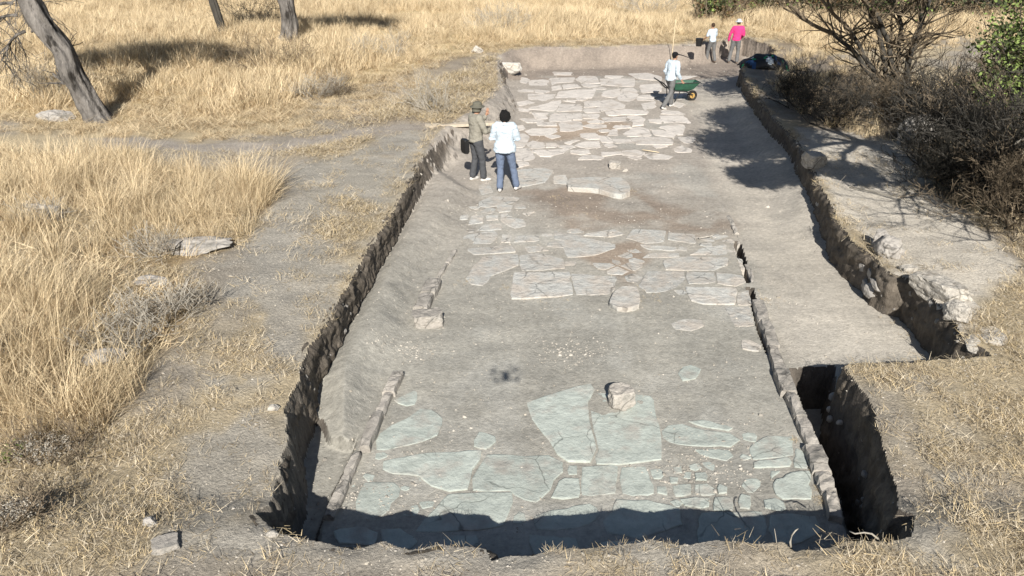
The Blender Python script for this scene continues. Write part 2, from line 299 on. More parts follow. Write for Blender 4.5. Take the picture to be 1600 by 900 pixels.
# rough cut faces of the trench, as their own sheet
def ribbon(P0, closed=True):
    SX, SY = [], []; n = len(P0)
    for i in range(n):
        a_, b_ = P0[i], P0[(i + 1) % n]; L_ = (b_ - a_).length; yy = max(4, (a_.y + b_.y) / 2); k = max(1, int(L_ / (.016 * yy / 5)))
        for t_ in range(k): q = a_.lerp(b_, t_ / k); SX.append(q.x); SY.append(q.y)
    SX, SY = np.array(SX), np.array(SY)
    k = 5; ker = np.ones(2 * k + 1) / (2 * k + 1)
    px_ = np.convolve(np.concatenate([SX[-k:], SX, SX[:k]]), ker, 'valid'); py_ = np.convolve(np.concatenate([SY[-k:], SY, SY[:k]]), ker, 'valid')
    tx, ty = np.roll(px_, -3) - np.roll(px_, 3), np.roll(py_, -3) - np.roll(py_, 3); l_ = np.hypot(tx, ty) + 1e-9; nx, ny = -ty / l_, tx / l_
    chk = poly_sd(px_[:50] + nx[:50] * .03, py_[:50] + ny[:50] * .03, P0).mean()
    if chk < 0: nx, ny = -nx, -ny
    amp = .038
    bx = SX - amp * fbm(SX, SY, 3.2, 4, 21); by = SY - amp * fbm(SX, SY, 3.2, 4, 31)
    sarc = np.cumsum(np.hypot(np.diff(SX, prepend=SX[0]), np.diff(SY, prepend=SY[0])))
    zt = height(bx - nx * .10, by - ny * .10); zb = np.minimum(height(bx + nx * .22, by + ny * .22), zt - .02) - .04
    w_ = wallw(SX, SY); ok = (w_ < .20) & (SY < 27)
    ROWS = 26; V = np.zeros((ROWS, len(SX), 3)); H_ = (zt - zb)
    for r_ in range(ROWS):
        t_ = r_ / (ROWS - 1); z = zt + .006 - H_ * t_ ** 1.1 ; f = fbm(sarc, z, 4.5, 3, 301) * .03 + fbm(sarc, z, 14, 3, 311) * .024 + fbm(sarc * .6, z, 24, 3, 321) * .018
        lay = .018 * np.sign(vn(sarc * .3, z, 7, 331)) * np.abs(vn(sarc * .3, z, 7, 331)) ** .5
        e = min(1, t_ * 7); off = -.07 * (1 - e) + e * (.035 + .05 * t_ + f + lay) * 1.0 + .05 * max(0, t_ - .8) * 5 * np.abs(f) * 10
        if r_ == 0: z = z - .012
        V[r_, :, 0] = bx + nx * off; V[r_, :, 1] = by + ny * off; V[r_, :, 2] = z + (f * .25 if 0 < r_ < ROWS - 1 else 0)
    Q = []; m_ = len(SX)
    jj = np.arange(m_ - 1); jj = jj[ok[:-1] & ok[1:]]
    for r_ in range(ROWS - 1): Q.append(np.stack([r_ * m_ + jj, r_ * m_ + jj + 1, (r_ + 1) * m_ + jj + 1, (r_ + 1) * m_ + jj], 1))
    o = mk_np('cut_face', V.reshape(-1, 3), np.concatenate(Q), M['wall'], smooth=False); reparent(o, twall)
    VV_ = V.reshape(-1, 3); c_ = np.array((.135, .115, .095))[None] * (1 + .45 * fbm(np.tile(sarc, ROWS), VV_[:, 2], 5, 4, 341))[:, None]; c_[:, 2] *= .98  # dark earth tone also carries the shade of the side walls
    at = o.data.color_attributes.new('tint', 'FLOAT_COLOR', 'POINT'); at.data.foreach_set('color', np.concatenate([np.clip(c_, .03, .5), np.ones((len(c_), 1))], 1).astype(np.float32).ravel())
    return V, ok, nx, ny, SY
def reparent(o, par):
    o.parent = par; o.matrix_parent_inverse = Matrix.Translation(par.location).inverted()
rib = ribbon(RIM)
# ------------------------------------------------------------------ paving slabs
def slab(poly, m, parent, top=.02, th=.12, name='paving_slab', zf=None, jit=1., bev=.008, grow_=1.0):
    pts = [Vector((p.x, p.y)) for p in poly]; c = sum(pts, Vector((0, 0))) / len(pts); pts = [c + (p - c) * grow_ for p in pts]
    if sum(pts[i].x * pts[(i + 1) % len(pts)].y - pts[(i + 1) % len(pts)].x * pts[i].y for i in range(len(pts))) < 0: pts.reverse()
    size = max((p - c).length for p in pts); ring = []; n = len(pts)
    for i in range(n):
        a_, b_ = pts[i], pts[(i + 1) % n]; L = (b_ - a_).length; k = max(1, min(6, int(L / max(.07, size * .2))))
        for t in range(k):
            q = a_.lerp(b_, t / k); ring.append(q + Vector((random.gauss(0, 1), random.gauss(0, 1))) * .007 * jit * (1 if t else .5) * (1 + size))
    ring = [(ring[i - 1] + ring[i] * 8 + ring[(i + 1) % len(ring)]) / 10 for i in range(len(ring))]
    zb = h1(c.x, c.y) if zf is None else zf; N_ = len(ring)
    tilt = Vector((random.gauss(0, .006), random.gauss(0, .004)))
    def zz(q, dz): return zb + dz + tilt.dot(q - c)
    bv = min(bev * 1.2 * (1 + .4 * size), size * .12); dr_ = min(.008, bv * .45); r2 = []
    for i in range(N_):
        t = (ring[(i + 1) % N_] - ring[i - 1]).normalized(); r2.append(ring[i] + Vector((-t.y, t.x)) * bv * random.uniform(.6, 1.5))
    V = [(*q, zb - th) for q in ring] + [(*q, zz(q, top - dr_ * random.uniform(.6, 1.3))) for q in ring] + [(*q, zz(q, top)) for q in r2]
    Fc = []
    for l in range(2):
        for i in range(N_):
            j = (i + 1) % N_; Fc.append((l * N_ + i, l * N_ + j, (l + 1) * N_ + j, (l + 1) * N_ + i))
    Fc.append(tuple(range(2 * N_, 3 * N_)))
    return mk(name, V, Fc, m, parent)
NEAR = '''650,608 652,620 648,632 636,635 622,630 614,625 630,618
656,639 674,640 686,646 691,664 683,680 660,690 620,698 586,705 588,688 594,678 612,664 636,654
748,674 774,682 775,690 760,702 740,697 739,688
600,718 652,710 730,704 754,704 749,718 735,734 732,764 700,767 672,758 655,742 640,741 612,742 598,735
762,708 820,712 856,710 881,721 880,736 864,748 861,764 848,776 838,784 818,780 804,773 799,764 740,767 737,746 752,728
703,771 740,771 762,769 799,768 801,784 791,806 787,820 768,824 700,830 646,832 661,811 680,794 694,779
570,754 616,754 626,762 624,776 612,786 596,808 570,806 556,800 556,784 564,764
819,628 856,618 924,598 932,610 917,630 920,656 926,680 932,700 924,714 926,720 886,720 870,708 860,688 850,676 834,656
935,612 992,616 1016,619 1021,626 1023,650 1029,666 1033,696 1036,718 1010,720 968,724 930,722 929,714 937,701 931,680 924,650 921,632
888,725 903,725 903,740 887,741
881,746 905,747 905,776 880,778 859,776 867,766 873,751
909,726 966,727 962,769 909,773
970,728 1010,726 1013,740 1022,756 1022,768 992,774 971,769 972,754
834,806 850,800 920,785 932,791 938,804 920,818 880,826 838,826
962,776 990,781 1012,779 1062,793 1066,818 1000,840 950,832 942,812 957,799
1034,672 1044,663 1066,662 1100,671 1139,676 1158,688 1140,698 1080,696 1046,691 1035,684
1074,658 1100,656 1146,668 1139,673 1100,667
1083,701 1140,701 1148,712 1136,720 1108,714
1198,681 1237,681 1239,711 1176,718 1170,699
1177,722 1235,715 1235,730 1178,731
1204,735 1221,734 1205,749
1237,739 1264,737 1268,780 1222,780 1211,773 1209,755
1117,775 1145,775 1147,797 1115,797
1156,769 1175,773 1172,795 1155,793
520,830 560,822 590,832 585,852 530,850
594,826 626,824 655,845 640,858 600,852
690,836 744,834 748,852 700,852
826,834 900,840 905,862 835,868
1096,800 1190,798 1198,822 1186,856 1098,856 1090,830
1204,804 1274,806 1282,832 1240,850 1206,846
936,845 1010,843 1020,858 945,862
1086,754 1117,752 1119,770 1096,772 1086,768
1122,754 1137,759 1138,769 1121,770
1050,728 1066,726 1068,738 1052,740
1070,734 1082,735 1081,747 1067,745
1085,737 1104,736 1106,750 1086,750
1044,742 1062,743 1061,754 1046,754
1050,757 1080,752 1082,770 1056,774
1026,756 1043,757 1044,772 1026,768
1063,778 1086,774 1110,776 1108,790 1070,788
1243,700 1256,706 1262,733 1240,731
802,806 812,797 820,800 824,815 800,818
1156,800 1192,800 1180,812 1158,806
636,560 660,566 655,576 634,572
1066,573 1078,570 1096,578 1088,592 1066,596 1059,584'''.replace('636,560 660,566 655,576 634,572\n', '')
MID = '''752,402 808,396 810,414 766,430 756,446 736,444 728,434
812,398 840,394 880,404 882,418 816,422
804,426 888,424 892,442 896,460 840,464 800,466
893,427 962,431 960,452 950,458 900,460 896,444
1012,424 1069,424 1073,446 1028,456 1008,457 998,446
1072,426 1116,426 1118,443 1076,444
1119,427 1158,432 1165,442 1150,449 1121,444
1072,449 1150,451 1148,476 1100,476 1078,470
1152,456 1170,454 1174,476 1152,476
1132,481 1173,479 1178,508 1148,510
1066,500 1096,500 1100,510 1080,518 1056,515 1048,506
1038,406 1064,402 1138,403 1136,414 1116,423 1040,421
1092,388 1146,378 1150,398 1078,398
1044,362 1086,366 1086,380 1044,374
990,358 1040,360 1038,377 1008,380 978,372
1000,381 1056,385 1056,391 1012,389
1016,394 1060,394 1062,401 1004,402
916,364 960,358 976,366 950,370 912,368
865,360 910,367 911,375 892,379 867,372
913,371 962,381 960,388 925,398 887,400 882,385 855,385 857,378
926,390 942,390 940,395 925,394
749,315 770,306 812,309 800,317 764,323 748,322
776,321 801,320 798,330 779,332
760,336 779,336 778,343 760,344
782,334 815,331 822,352 804,356 785,346
737,337 756,337 755,348 731,352
758,350 784,349 784,358 742,361
725,368 770,359 779,367 768,379 722,383
785,365 800,368 798,378 783,378
806,368 842,367 843,375 803,378
708,340 731,335 731,343 713,344
816,334 836,331 824,338
730,388 800,384 806,393 740,398
865,275 885,273 886,288 865,286
808,265 845,261 865,266 852,285 815,292 808,285
1150,402 1160,404 1164,420 1150,420
1158,532 1172,531 1190,540 1186,550 1160,546
820,384 846,384 858,390 826,393
748,290 765,284 770,300 752,304'''
FAR = '''832,118 848,116 860,121 858,133 836,137 825,133
861,122 898,121 895,128 870,129 862,133
865,112 893,113 893,117 866,117
905,119 930,119 938,130 908,129 900,124
880,132 900,131 908,136 880,139
862,135 876,133 878,139 863,141
836,140 858,142 850,146 836,145
875,143 900,140 932,140 926,149 923,153 870,153
825,147 868,148 864,153 850,158 826,155
850,163 860,159 875,157 874,164 866,173 828,171 830,167
876,163 907,163 909,173 870,174
879,158 900,157 898,161
914,159 938,158 938,166 913,168
912,170 936,169 938,176 914,176
830,176 854,176 855,185 840,186
866,176 892,178 893,188 860,190 859,183
895,178 909,177 910,187 895,187
911,178 936,179 934,186 912,185
812,185 836,184 850,188 849,190 824,191
840,191 868,191 870,196 840,196
820,204 832,200 868,199 868,206 856,211 830,211
876,190 890,188 910,190 910,200 898,204 876,204
800,210 820,208 827,214 816,229 804,230
822,224 832,219 850,223 851,230 830,231
853,223 865,223 874,226 866,230 853,230
833,235 888,233 880,239 862,245 844,244
805,231 829,232 835,244 828,250 807,250
808,252 824,253 828,257 809,261
881,223 893,219 906,219 890,226
898,227 912,221 936,221 939,230 920,232
906,209 930,208 936,217 918,218 909,215
892,235 920,234 923,240 908,242 893,240
949,211 956,202 964,201 966,211
975,209 986,201 1000,198 1010,201 1018,212 980,213
1016,203 1036,204 1054,209 1053,215 1041,214 1023,212
1028,200 1046,195 1068,195 1068,211 1057,211 1040,203
1059,215 1086,214 1086,220 1080,224 1067,223
1051,233 1064,227 1080,234 1080,238 1058,238
986,218 1010,214 1038,216 1050,221 1050,226 1020,227 995,226
957,217 984,218 991,224 961,223
932,211 948,213 956,217 959,223 940,222
941,225 955,224 965,229 950,231
972,236 992,234 1007,239 1002,244 975,243
940,238 970,237 973,241 942,244
940,184 978,182 978,189 945,190
980,182 996,181 1008,186 1006,195 987,197 989,190
1031,181 1068,181 1079,192 1037,192
1013,187 1033,187 1034,194 1015,191
938,123 990,123 991,134 973,135 940,132
982,115 1012,114 1032,120 1033,126 996,123
940,144 969,139 967,149 958,153 940,150
971,140 990,137 999,148 986,158 967,157
932,159 955,156 977,164 976,169 940,174
1000,133 1030,131 1034,142 1004,145
1002,162 1024,158 1023,168 1008,172
946,175 978,171 1012,174 1010,179 950,181
1035,172 1060,173 1072,179 1033,178
1040,145 1066,146 1066,154 1036,153
1040,128 1075,127 1076,136 1042,137
1042,160 1060,158 1072,163 1060,168
808,268 818,268 822,274 808,275
828,124 822,130 812,128 816,120
806,196 818,195 820,202 806,204
795,240 803,240 804,250 794,250'''
ALLP = []
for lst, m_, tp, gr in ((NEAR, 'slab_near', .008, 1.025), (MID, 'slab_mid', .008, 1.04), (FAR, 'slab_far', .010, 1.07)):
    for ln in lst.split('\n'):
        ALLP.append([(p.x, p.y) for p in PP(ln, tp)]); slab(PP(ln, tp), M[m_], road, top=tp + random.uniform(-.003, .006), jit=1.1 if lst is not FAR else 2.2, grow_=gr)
slab(PP('887,292 935,295 972,305 985,299 982,287 975,277 920,275 888,278', .1), M['slab_mid'], road, top=.11, jit=1.8)
slab(PP('970,448 996,448 1000,460 1000,477 980,483 964,481 951,474 958,458', .07), M['slab_mid'], road, top=.08)
# broken paving bits between the slabs
def bits(poly, n, size, m):
    pts = [(p.x, p.y) for p in poly]; xs = [p[0] for p in pts]; ys = [p[1] for p in pts]; k = 0
    while k < n:
        x, y = random.uniform(min(xs), max(xs)), random.uniform(min(ys), max(ys))
        if poly_sd(np.array([x]), np.array([y]), pts)[0] < 0: continue
        k += 1; r = size * random.uniform(.5, 1.3); a0 = random.random() * 6
        slab([Vector((x + r * random.uniform(.7, 1.2) * math.cos(a0 + i * 1.05), y + r * random.uniform(.5, 1) * math.sin(a0 + i * 1.05), 0)) for i in range(6)], M[m], road, top=random.uniform(.008, .022), jit=.8, bev=.006)
def clip(poly, a, b):      # keep the side of the bisector nearer to a
    m_ = ((a[0] + b[0]) / 2, (a[1] + b[1]) / 2); n_ = (b[0] - a[0], b[1] - a[1]); out = []
    f = lambda p: (p[0] - m_[0]) * n_[0] + (p[1] - m_[1]) * n_[1]
    for i in range(len(poly)):
        p, q = poly[i], poly[(i + 1) % len(poly)]; fp, fq = f(p), f(q)
        if fp <= 0: out.append(p)
        if (fp < 0) != (fq < 0): t = fp / (fp - fq); out.append((p[0] + (q[0] - p[0]) * t, p[1] + (q[1] - p[1]) * t))
    return out
def rubble_fill(region, sp, keep, m, top, asp=1.5, clear=.3):
    pp = [(p.x, p.y) for p in region]; a_ = np.array(pp); lo_, hi_ = a_.min(0), a_.max(0); pts = []
    ny_ = int((hi_[1] - lo_[1]) / sp) + 1; nx_ = int((hi_[0] - lo_[0]) / (sp * asp)) + 1
    for i in range(ny_):
        for k in range(nx_): pts.append((lo_[0] + (k + .5 * (i % 2) + random.uniform(-.35, .35)) * sp * asp, lo_[1] + (i + random.uniform(-.35, .35)) * sp))
    n = 0
    for a in pts:
        if random.random() > keep or poly_sd(np.array([a[0]]), np.array([a[1]]), pp)[0] < 0: continue
        dd = max(float(poly_sd(np.array([a[0]]), np.array([a[1]]), q)[0]) for q in ALLP if abs(q[0][0] - a[0]) < 3 and abs(q[0][1] - a[1]) < 3) if any(abs(q[0][0] - a[0]) < 3 and abs(q[0][1] - a[1]) < 3 for q in ALLP) else -9
        if dd > -sp * clear: continue
        c_ = [(a[0] - sp * asp, a[1] - sp), (a[0] + sp * asp, a[1] - sp), (a[0] + sp * asp, a[1] + sp), (a[0] - sp * asp, a[1] + sp)]
        for b in pts:
            if b is not a and abs(b[0] - a[0]) < sp * asp * 2.5 and abs(b[1] - a[1]) < sp * 2.5: c_ = clip(c_, a, b)
            if len(c_) < 3: break
        if len(c_) < 3: continue
        lim = -dd * 1.0 + sp * .1
        c2 = [Vector((a[0] + (p[0] - a[0]) * .92 * min(1, lim / (math.hypot(p[0] - a[0], p[1] - a[1]) + 1e-6)), a[1] + (p[1] - a[1]) * .92 * min(1, lim / (math.hypot(p[0] - a[0], p[1] - a[1]) + 1e-6)), 0)) for p in c_]
        if max((c2[i] - c2[i - 1]).length for i in range(len(c2))) < sp * .25: continue
        slab(c2, M[m], road, top=top + random.uniform(-.006, .003), jit=1.3, bev=.006); n += 1
    return n
nf = 0
nf += rubble_fill(PP('1035,650 1190,655 1236,735 1225,800 1060,806 1012,780 1030,725', 0), .15, .62, 'slab_near', .006)
nf += rubble_fill(PP('590,690 740,700 740,790 640,800 540,815 560,740', 0), .12, .38, 'slab_near', .004)
nf += rubble_fill(PP('735,312 822,312 830,395 800,415 725,395', 0), .26, .8, 'slab_mid', .008)
nf += rubble_fill(PP('850,355 1140,370 1170,480 1120,480 1010,455 920,420 850,415', 0), .24, .62, 'slab_mid', .006)
nf += rubble_fill(PP('828,118 1075,118 1088,235 1050,245 800,255 805,190', 0), .52, .8, 'slab_far', .012, 1.6)
#nf += rubble_fill(PP('800,258 990,262 980,300 800,300', 0), .4, .3, 'slab_mid', .008, 1.6)
print('fill', nf)
# kerb stones
def kerb(ln, wl, wr, top, parent, m='kerb', lean=0):
    a_ = PP(ln, top); c_ = []
    for i in range(len(a_) - 1):
        p, q = a_[i], a_[i + 1]; d = (q - p); L = d.length; n = max(1, round(L / random.uniform(.35, .8)))
        for k in range(n):
            s0, s1 = p.lerp(q, k / n + .012), p.lerp(q, (k + 1) / n - .012); t = d.normalized(); nr = Vector((t.y, -t.x, 0))
            w0 = random.uniform(.7, 1.12); dz = random.uniform(-.05, .02); dx = nr * random.uniform(-.02, .02)
            V = []; NS = 5
            for s in range(NS + 1):
                r = s0.lerp(s1, s / NS) + dx; e = random.uniform(.8, 1.); ch1, ch2 = random.uniform(0, .03), random.uniform(0, .03)
                j = lambda g: random.uniform(-g, g)
                zt = top + dz + (-.012 if s in (0, NS) else 0)
                for off, z_ in ((-wl * w0 * 1.05, -.5), (-wl * w0, zt - .03 - ch1), (-wl * w0 * .88 * e, zt - .004), (0, zt + .004), (wr * w0 * .86 * e, zt), (wr * w0 * .98, zt - .02 - ch2), (wr * w0 * 1.1, -.65)):
                    V.append(r + nr * (off + j(.012)) + Vector((0, 0, z_ + (j(.012) if z_ > -.4 else 0) - r.z)))
            Fc = []
            for s in range(NS):
                for i2 in range(6): A = s * 7 + i2; Fc.append((A, A + 7, A + 8, A + 1))
            Fc.append(tuple(range(7))); Fc.append(tuple(reversed(range(NS * 7, NS * 7 + 7))))
            mk('kerb_stone', V, Fc, M[m], parent)
kr = empty('kerb', P(1240, 620, 0)); tag(kr, 'row of grey kerb stones standing proud along the right edge of the paved road', 'kerb')
kerb_parent_inv = Matrix.Translation(-kr.location)
def reparent(o, par):
    o.parent = par; o.matrix_parent_inverse = Matrix.Translation(par.location).inverted()
n0 = set(o.name for o in col.objects)
kerb('1306,800 1298,762 1287,730 1272,690 1252,645 1236,608 1222,572 1210,535 1196,495 1186,462', .09, .09, .13, None)
kerb('1179,442 1166,408', .05, .05, .05, None)
kerb('1158,378 1146,352 1128,316', .05, .05, .02, None)
kerb('1312,860 1306,815', .08, .08, .05, None)
for o in list(col.objects):
    if o.name not in n0: reparent(o, kr)
kl = empty('kerb', P(600, 640, 0)); tag(kl, 'broken row of narrow leaning kerb stones along the left edge of the paved road', 'kerb')
n0 = set(o.name for o in col.objects)
kerb('513,806 540,752 560,706', .05, .05, .07, None)
kerb('568,696 590,640 606,608 622,578', .075, .075, .11, None)
kerb('658,480 680,434', .11, .11, .11, None)
kerb('684,432 712,386', .04, .04, .06, None)
kerb('754,302 766,268', .06, .06, .04, None)
for o in list(col.objects):
    if o.name not in n0: reparent(o, kl)
# ------------------------------------------------------------------ loose stones
import bmesh
def rockmesh(sx, sy, sz, seed, sub=3, facets=7, rough=.12, boxy=0):
    rd = random.Random(seed); bm = bmesh.new(); bmesh.ops.create_icosphere(bm, subdivisions=sub, radius=1)
    pl = []
    for _ in range(facets):
        n = Vector((rd.gauss(0, 1), rd.gauss(0, 1), rd.gauss(0, .7))).normalized(); pl.append((n, rd.uniform(.55, .85)))
    if boxy:
        a0 = rd.uniform(-.2, .2)
        pl = [(Vector((math.cos(a0 + k * math.pi / 2), math.sin(a0 + k * math.pi / 2), rd.uniform(-.1, .1))).normalized(), rd.uniform(.6, .72)) for k in range(4)] + [(Vector((rd.uniform(-.1, .1), rd.uniform(-.1, .1), 1)).normalized(), .6)]
    for v in bm.verts:
        c = v.co.copy()
        for n, d in pl:
            k = c.dot(n)
            if k > d: c -= n * (k - d) * .95
        c += c * mnoise.noise(c * 2.5 + Vector((seed * 3.1, 0, 0))) * rough + c * mnoise.noise(c * 6 + Vector((0, seed, 0))) * rough * .7 + c * mnoise.noise(c * 14 + Vector((0, seed, 3))) * rough * .4
        v.co = Vector((c.x * sx, c.y * sy, c.z * sz))
    me = bpy.data.meshes.new('stone'); bm.to_mesh(me); bm.free(); return me
def rock(u, v, z, sx, sy, sz, seed, m, label, cat='stone', name='stone', sink=.3, rz=0, boxy=0, zabs=None, group=None):
    me = rockmesh(sx, sy, sz, seed, sub=4, boxy=boxy); me.materials.append(M[m])
    o = bpy.data.objects.new(name, me); col.objects.link(o); p = P(u, v, z)
    zz = (h1(p.x, p.y) if zabs is None else zabs); o.location = (p.x, p.y, zz + sz * .6 * (1 - sink)); o.rotation_euler = (0, 0, rz)
    tag(o, label, cat, group); return o
rock(970, 632, .02, .185, .16, .17, 3, 'kerb', 'squarish pale block sitting on the top edge of the big greenish slab', 'block', 'stone_block', .0, .05, 1, .03)
rock(668, 505, 0, .30, .24, .16, 8, 'kerb', 'broad flat-topped stone block at the near end of the left kerb stub', 'block', 'stone_block', .3, .1, 1)
rock(796, 119, 0, .56, .24, .26, 5, 'slab_mid', 'long squared pale block in the far left corner of the dig', 'block', 'stone_block', .0, -.05, 1)
rock(961, 262, 0, .20, .14, .12, 6, 'kerb', 'small squared block behind the proud slab in the road middle', 'block', 'stone_block', .0, 0, 1)
rock(259, 856, .72, .14, .11, .04, 11, 'kerb', 'pale grey angular stone with a sharp shadow on the front left bank', rz=.3, boxy=1, sink=.1)
rock(240, 838, BZ, .07, .05, .05, 12, 'rock', 'small pinkish stone just behind the angular grey stone')
rock(427, 641, BZ, .075, .05, .035, 13, 'white_rock', 'small bright white stone on the left rim of the trench', sink=0)
rock(746, 82, .7, .24, .18, .20, 14, 'white_rock', 'round white stone in dry grass beyond the far left corner')
rock(88, 186, .62, .52, .3, .17, 15, 'rock', 'flat grey rock in the grass left of the big leaning trunk')
rock(302, 392, BZ, .62, .28, .13, 16, 'rock', 'long pale flat rock with dark twigs at the edge of the tall grass', 'rock', 'rock', .45, .25)
rock(238, 442, BZ, .30, .15, .07, 17, 'rock', 'half buried grey rock just below the long flat rock', 'rock', 'rock', .4)
rock(72, 345, BZ, .30, .22, .24, 18, 'kerb', 'dark rounded rock sunk among tall grass near the left edge', 'rock', 'rock', .1)
rock(165, 565, BZ, .24, .16, .12, 19, 'rock', 'grey lichened rock at the foot of the grey scrub', 'rock', 'rock', .2, .5)
rock(1268, 268, .5, .24, .30, .22, 21, 'white_rock', 'bright white block set in the edge of the right ledge', 'block', 'stone_block', .1, .2, 1)
rock(1384, 412, .45, .20, .24, .25, 22, 'rock', 'grey boulder at the front corner of the right ledge', 'rock', 'rock', .2)
rock(1418, 425, .6, .15, .1, .08, 23, 'white_rock', 'small squared pale stone between the two dark cuts on the right', boxy=1)
rock(1370, 395, .5, .14, .2, .2, 28, 'rock', 'rough stone on the ledge edge behind the corner boulder', 'rock', 'rock', .2)
rock(1462, 470, .5, .26, .46, .20, 24, 'white_rock', 'large broken white rock along the rim of the short right cut', 'rock', 'rock', .5, .35, 1)
rock(1490, 510, .5, .15, .22, .16, 25, 'white_rock', 'layered white rock at the near end of the short right cut', 'rock', 'rock', .3, .35)
rock(1446, 447, .55, .26, .14, .09, 26, 'white_rock', 'flat pale rock capping the far end of the short right cut', 'rock', 'rock', .35, .1)
rock(1358, 180, .6, .22, .18, .24, 27, 'white_rock', 'round pale stone in the shade under the many-stemmed tree', sink=0)
rock(1322, 172, .6, .14, .12, .16, 29, 'white_rock', 'smaller stone left of the round pale stone in the shade', sink=0)
rock(1310, 188, .6, .16, .14, .16, 31, 'rock', 'dull grey stone left of and nearer than the round pale stone', sink=0)
rock(1440, 225, .6, .6, .4, .45, 33, 'rock', 'big pale boulder between the ledge and the dark thicket', 'rock', 'rock', .2)
rock(430, 860, BZ, .05, .035, .03, 34, 'white_rock', 'small white stone on the front bank by the left trench corner', sink=0)
rock(622, 862, BZ, .05, .04, .03, 35, 'white_rock', 'small pale stone below the front rim, left of centre', sink=0)
# standing stones of the trench rubble in the right pit wall
for i, (u, v, s, zz) in enumerate([(1298, 640, .05, .0), (1296, 655, .05, -.05), (1302, 620, .06, .05), (1350, 668, .05, .2), (1322, 612, .06, .35), (1358, 640, .05, .5), (1340, 640, .05, .35), (1312, 660, .04, .1)]):
    me = rockmesh(s, s * .8, s, 60 + i, sub=2); me.materials.append(M['rock']); o = bpy.data.objects.new('rubble_stone', me); col.objects.link(o)
    p = P(u, v, zz); o.location = p; reparent(o, twall); o.location = p
rw = empty('ruined_wall', P(1300, 330, .6)); tag(rw, 'ruined masonry wall of pale broken stones along the right ledge', 'stone wall')
random.seed(88)
def course(path, z0, n, sx, sz, m, inn=0):
    p_ = PP(path, .6)
    for k in range(n):
        t_ = (k + random.uniform(-.2, .2)) / n * (len(p_) - 1); t_ = min(max(t_, 0), len(p_) - 1.001); i = int(t_); q = p_[i].lerp(p_[i + 1], t_ - i); d = (p_[i + 1] - p_[i]).normalized(); nr = Vector((d.y, -d.x, 0))
        if nr.x < 0: nr = -nr
        f_ = random.uniform(.75, 1.3); me = rockmesh(sx * f_ * random.uniform(.7, 1.1), sx * f_ * random.uniform(.9, 1.5), sz * random.uniform(.7, 1.3), 400 + k + int(z0 * 100), sub=3, boxy=(k % 4 > 0)); me.name = 'stone'; me.materials.append(M[m]); o = bpy.data.objects.new('stone', me); col.objects.link(o)
        o.location = q + nr * (inn + random.uniform(-.04, .05)) + Vector((0, 0, z0 - .6 + random.uniform(-.02, .02))); o.rotation_euler = (random.gauss(0, .08), random.gauss(0, .08), math.atan2(d.y, d.x) - math.pi / 2 + random.gauss(0, .2)); l_ = o.location.copy(); reparent(o, rw); o.location = l_
LP = '1372,418 1352,396 1330,374 1308,345 1290,318 1272,285 1254,252 1240,222'
course(LP, .53, 13, .16, .05, 'slab_far', .20); course(LP, .52, 8, .24, .05, 'slab_far', .55)
course(LP, .34, 12, .12, .10, 'rock', .10); course(LP, .16, 10, .12, .10, 'rock', .08)
LP2 = '1508,530 1494,510 1480,486 1462,466 1446,450 1428,438'
course(LP2, .55, 14, .13, .08, 'white_rock', .12); course(LP2, .56, 8, .16, .07, 'white_rock', .33); course(LP2, .36, 8, .11, .1, 'rock', .09)
# stones bedded in the cut faces
Vr, okr, nxr, nyr, SYr = rib
idx = np.where(okr & (SYr < 9.5))[0]; base_me = [rockmesh(1, .8, .8, 500 + i, sub=2) for i in range(5)]
for me in base_me: me.name = 'rubble_stone'; me.materials.append(M['rock'])
for k in range(90):
    j_ = int(random.choice(idx)); r_ = random.randint(4, 24); p = Vector(Vr[r_, j_]); sz = random.choice([.018, .022, .03, .04, .055]); o = bpy.data.objects.new('rubble_stone', base_me[k % 5]); col.objects.link(o); reparent(o, twall); o.location = p - Vector((nxr[j_], nyr[j_], 0)) * sz * .3; o.scale = (sz, sz, sz); o.rotation_euler = (random.random() * 3, random.random() * 3, random.random() * 3)
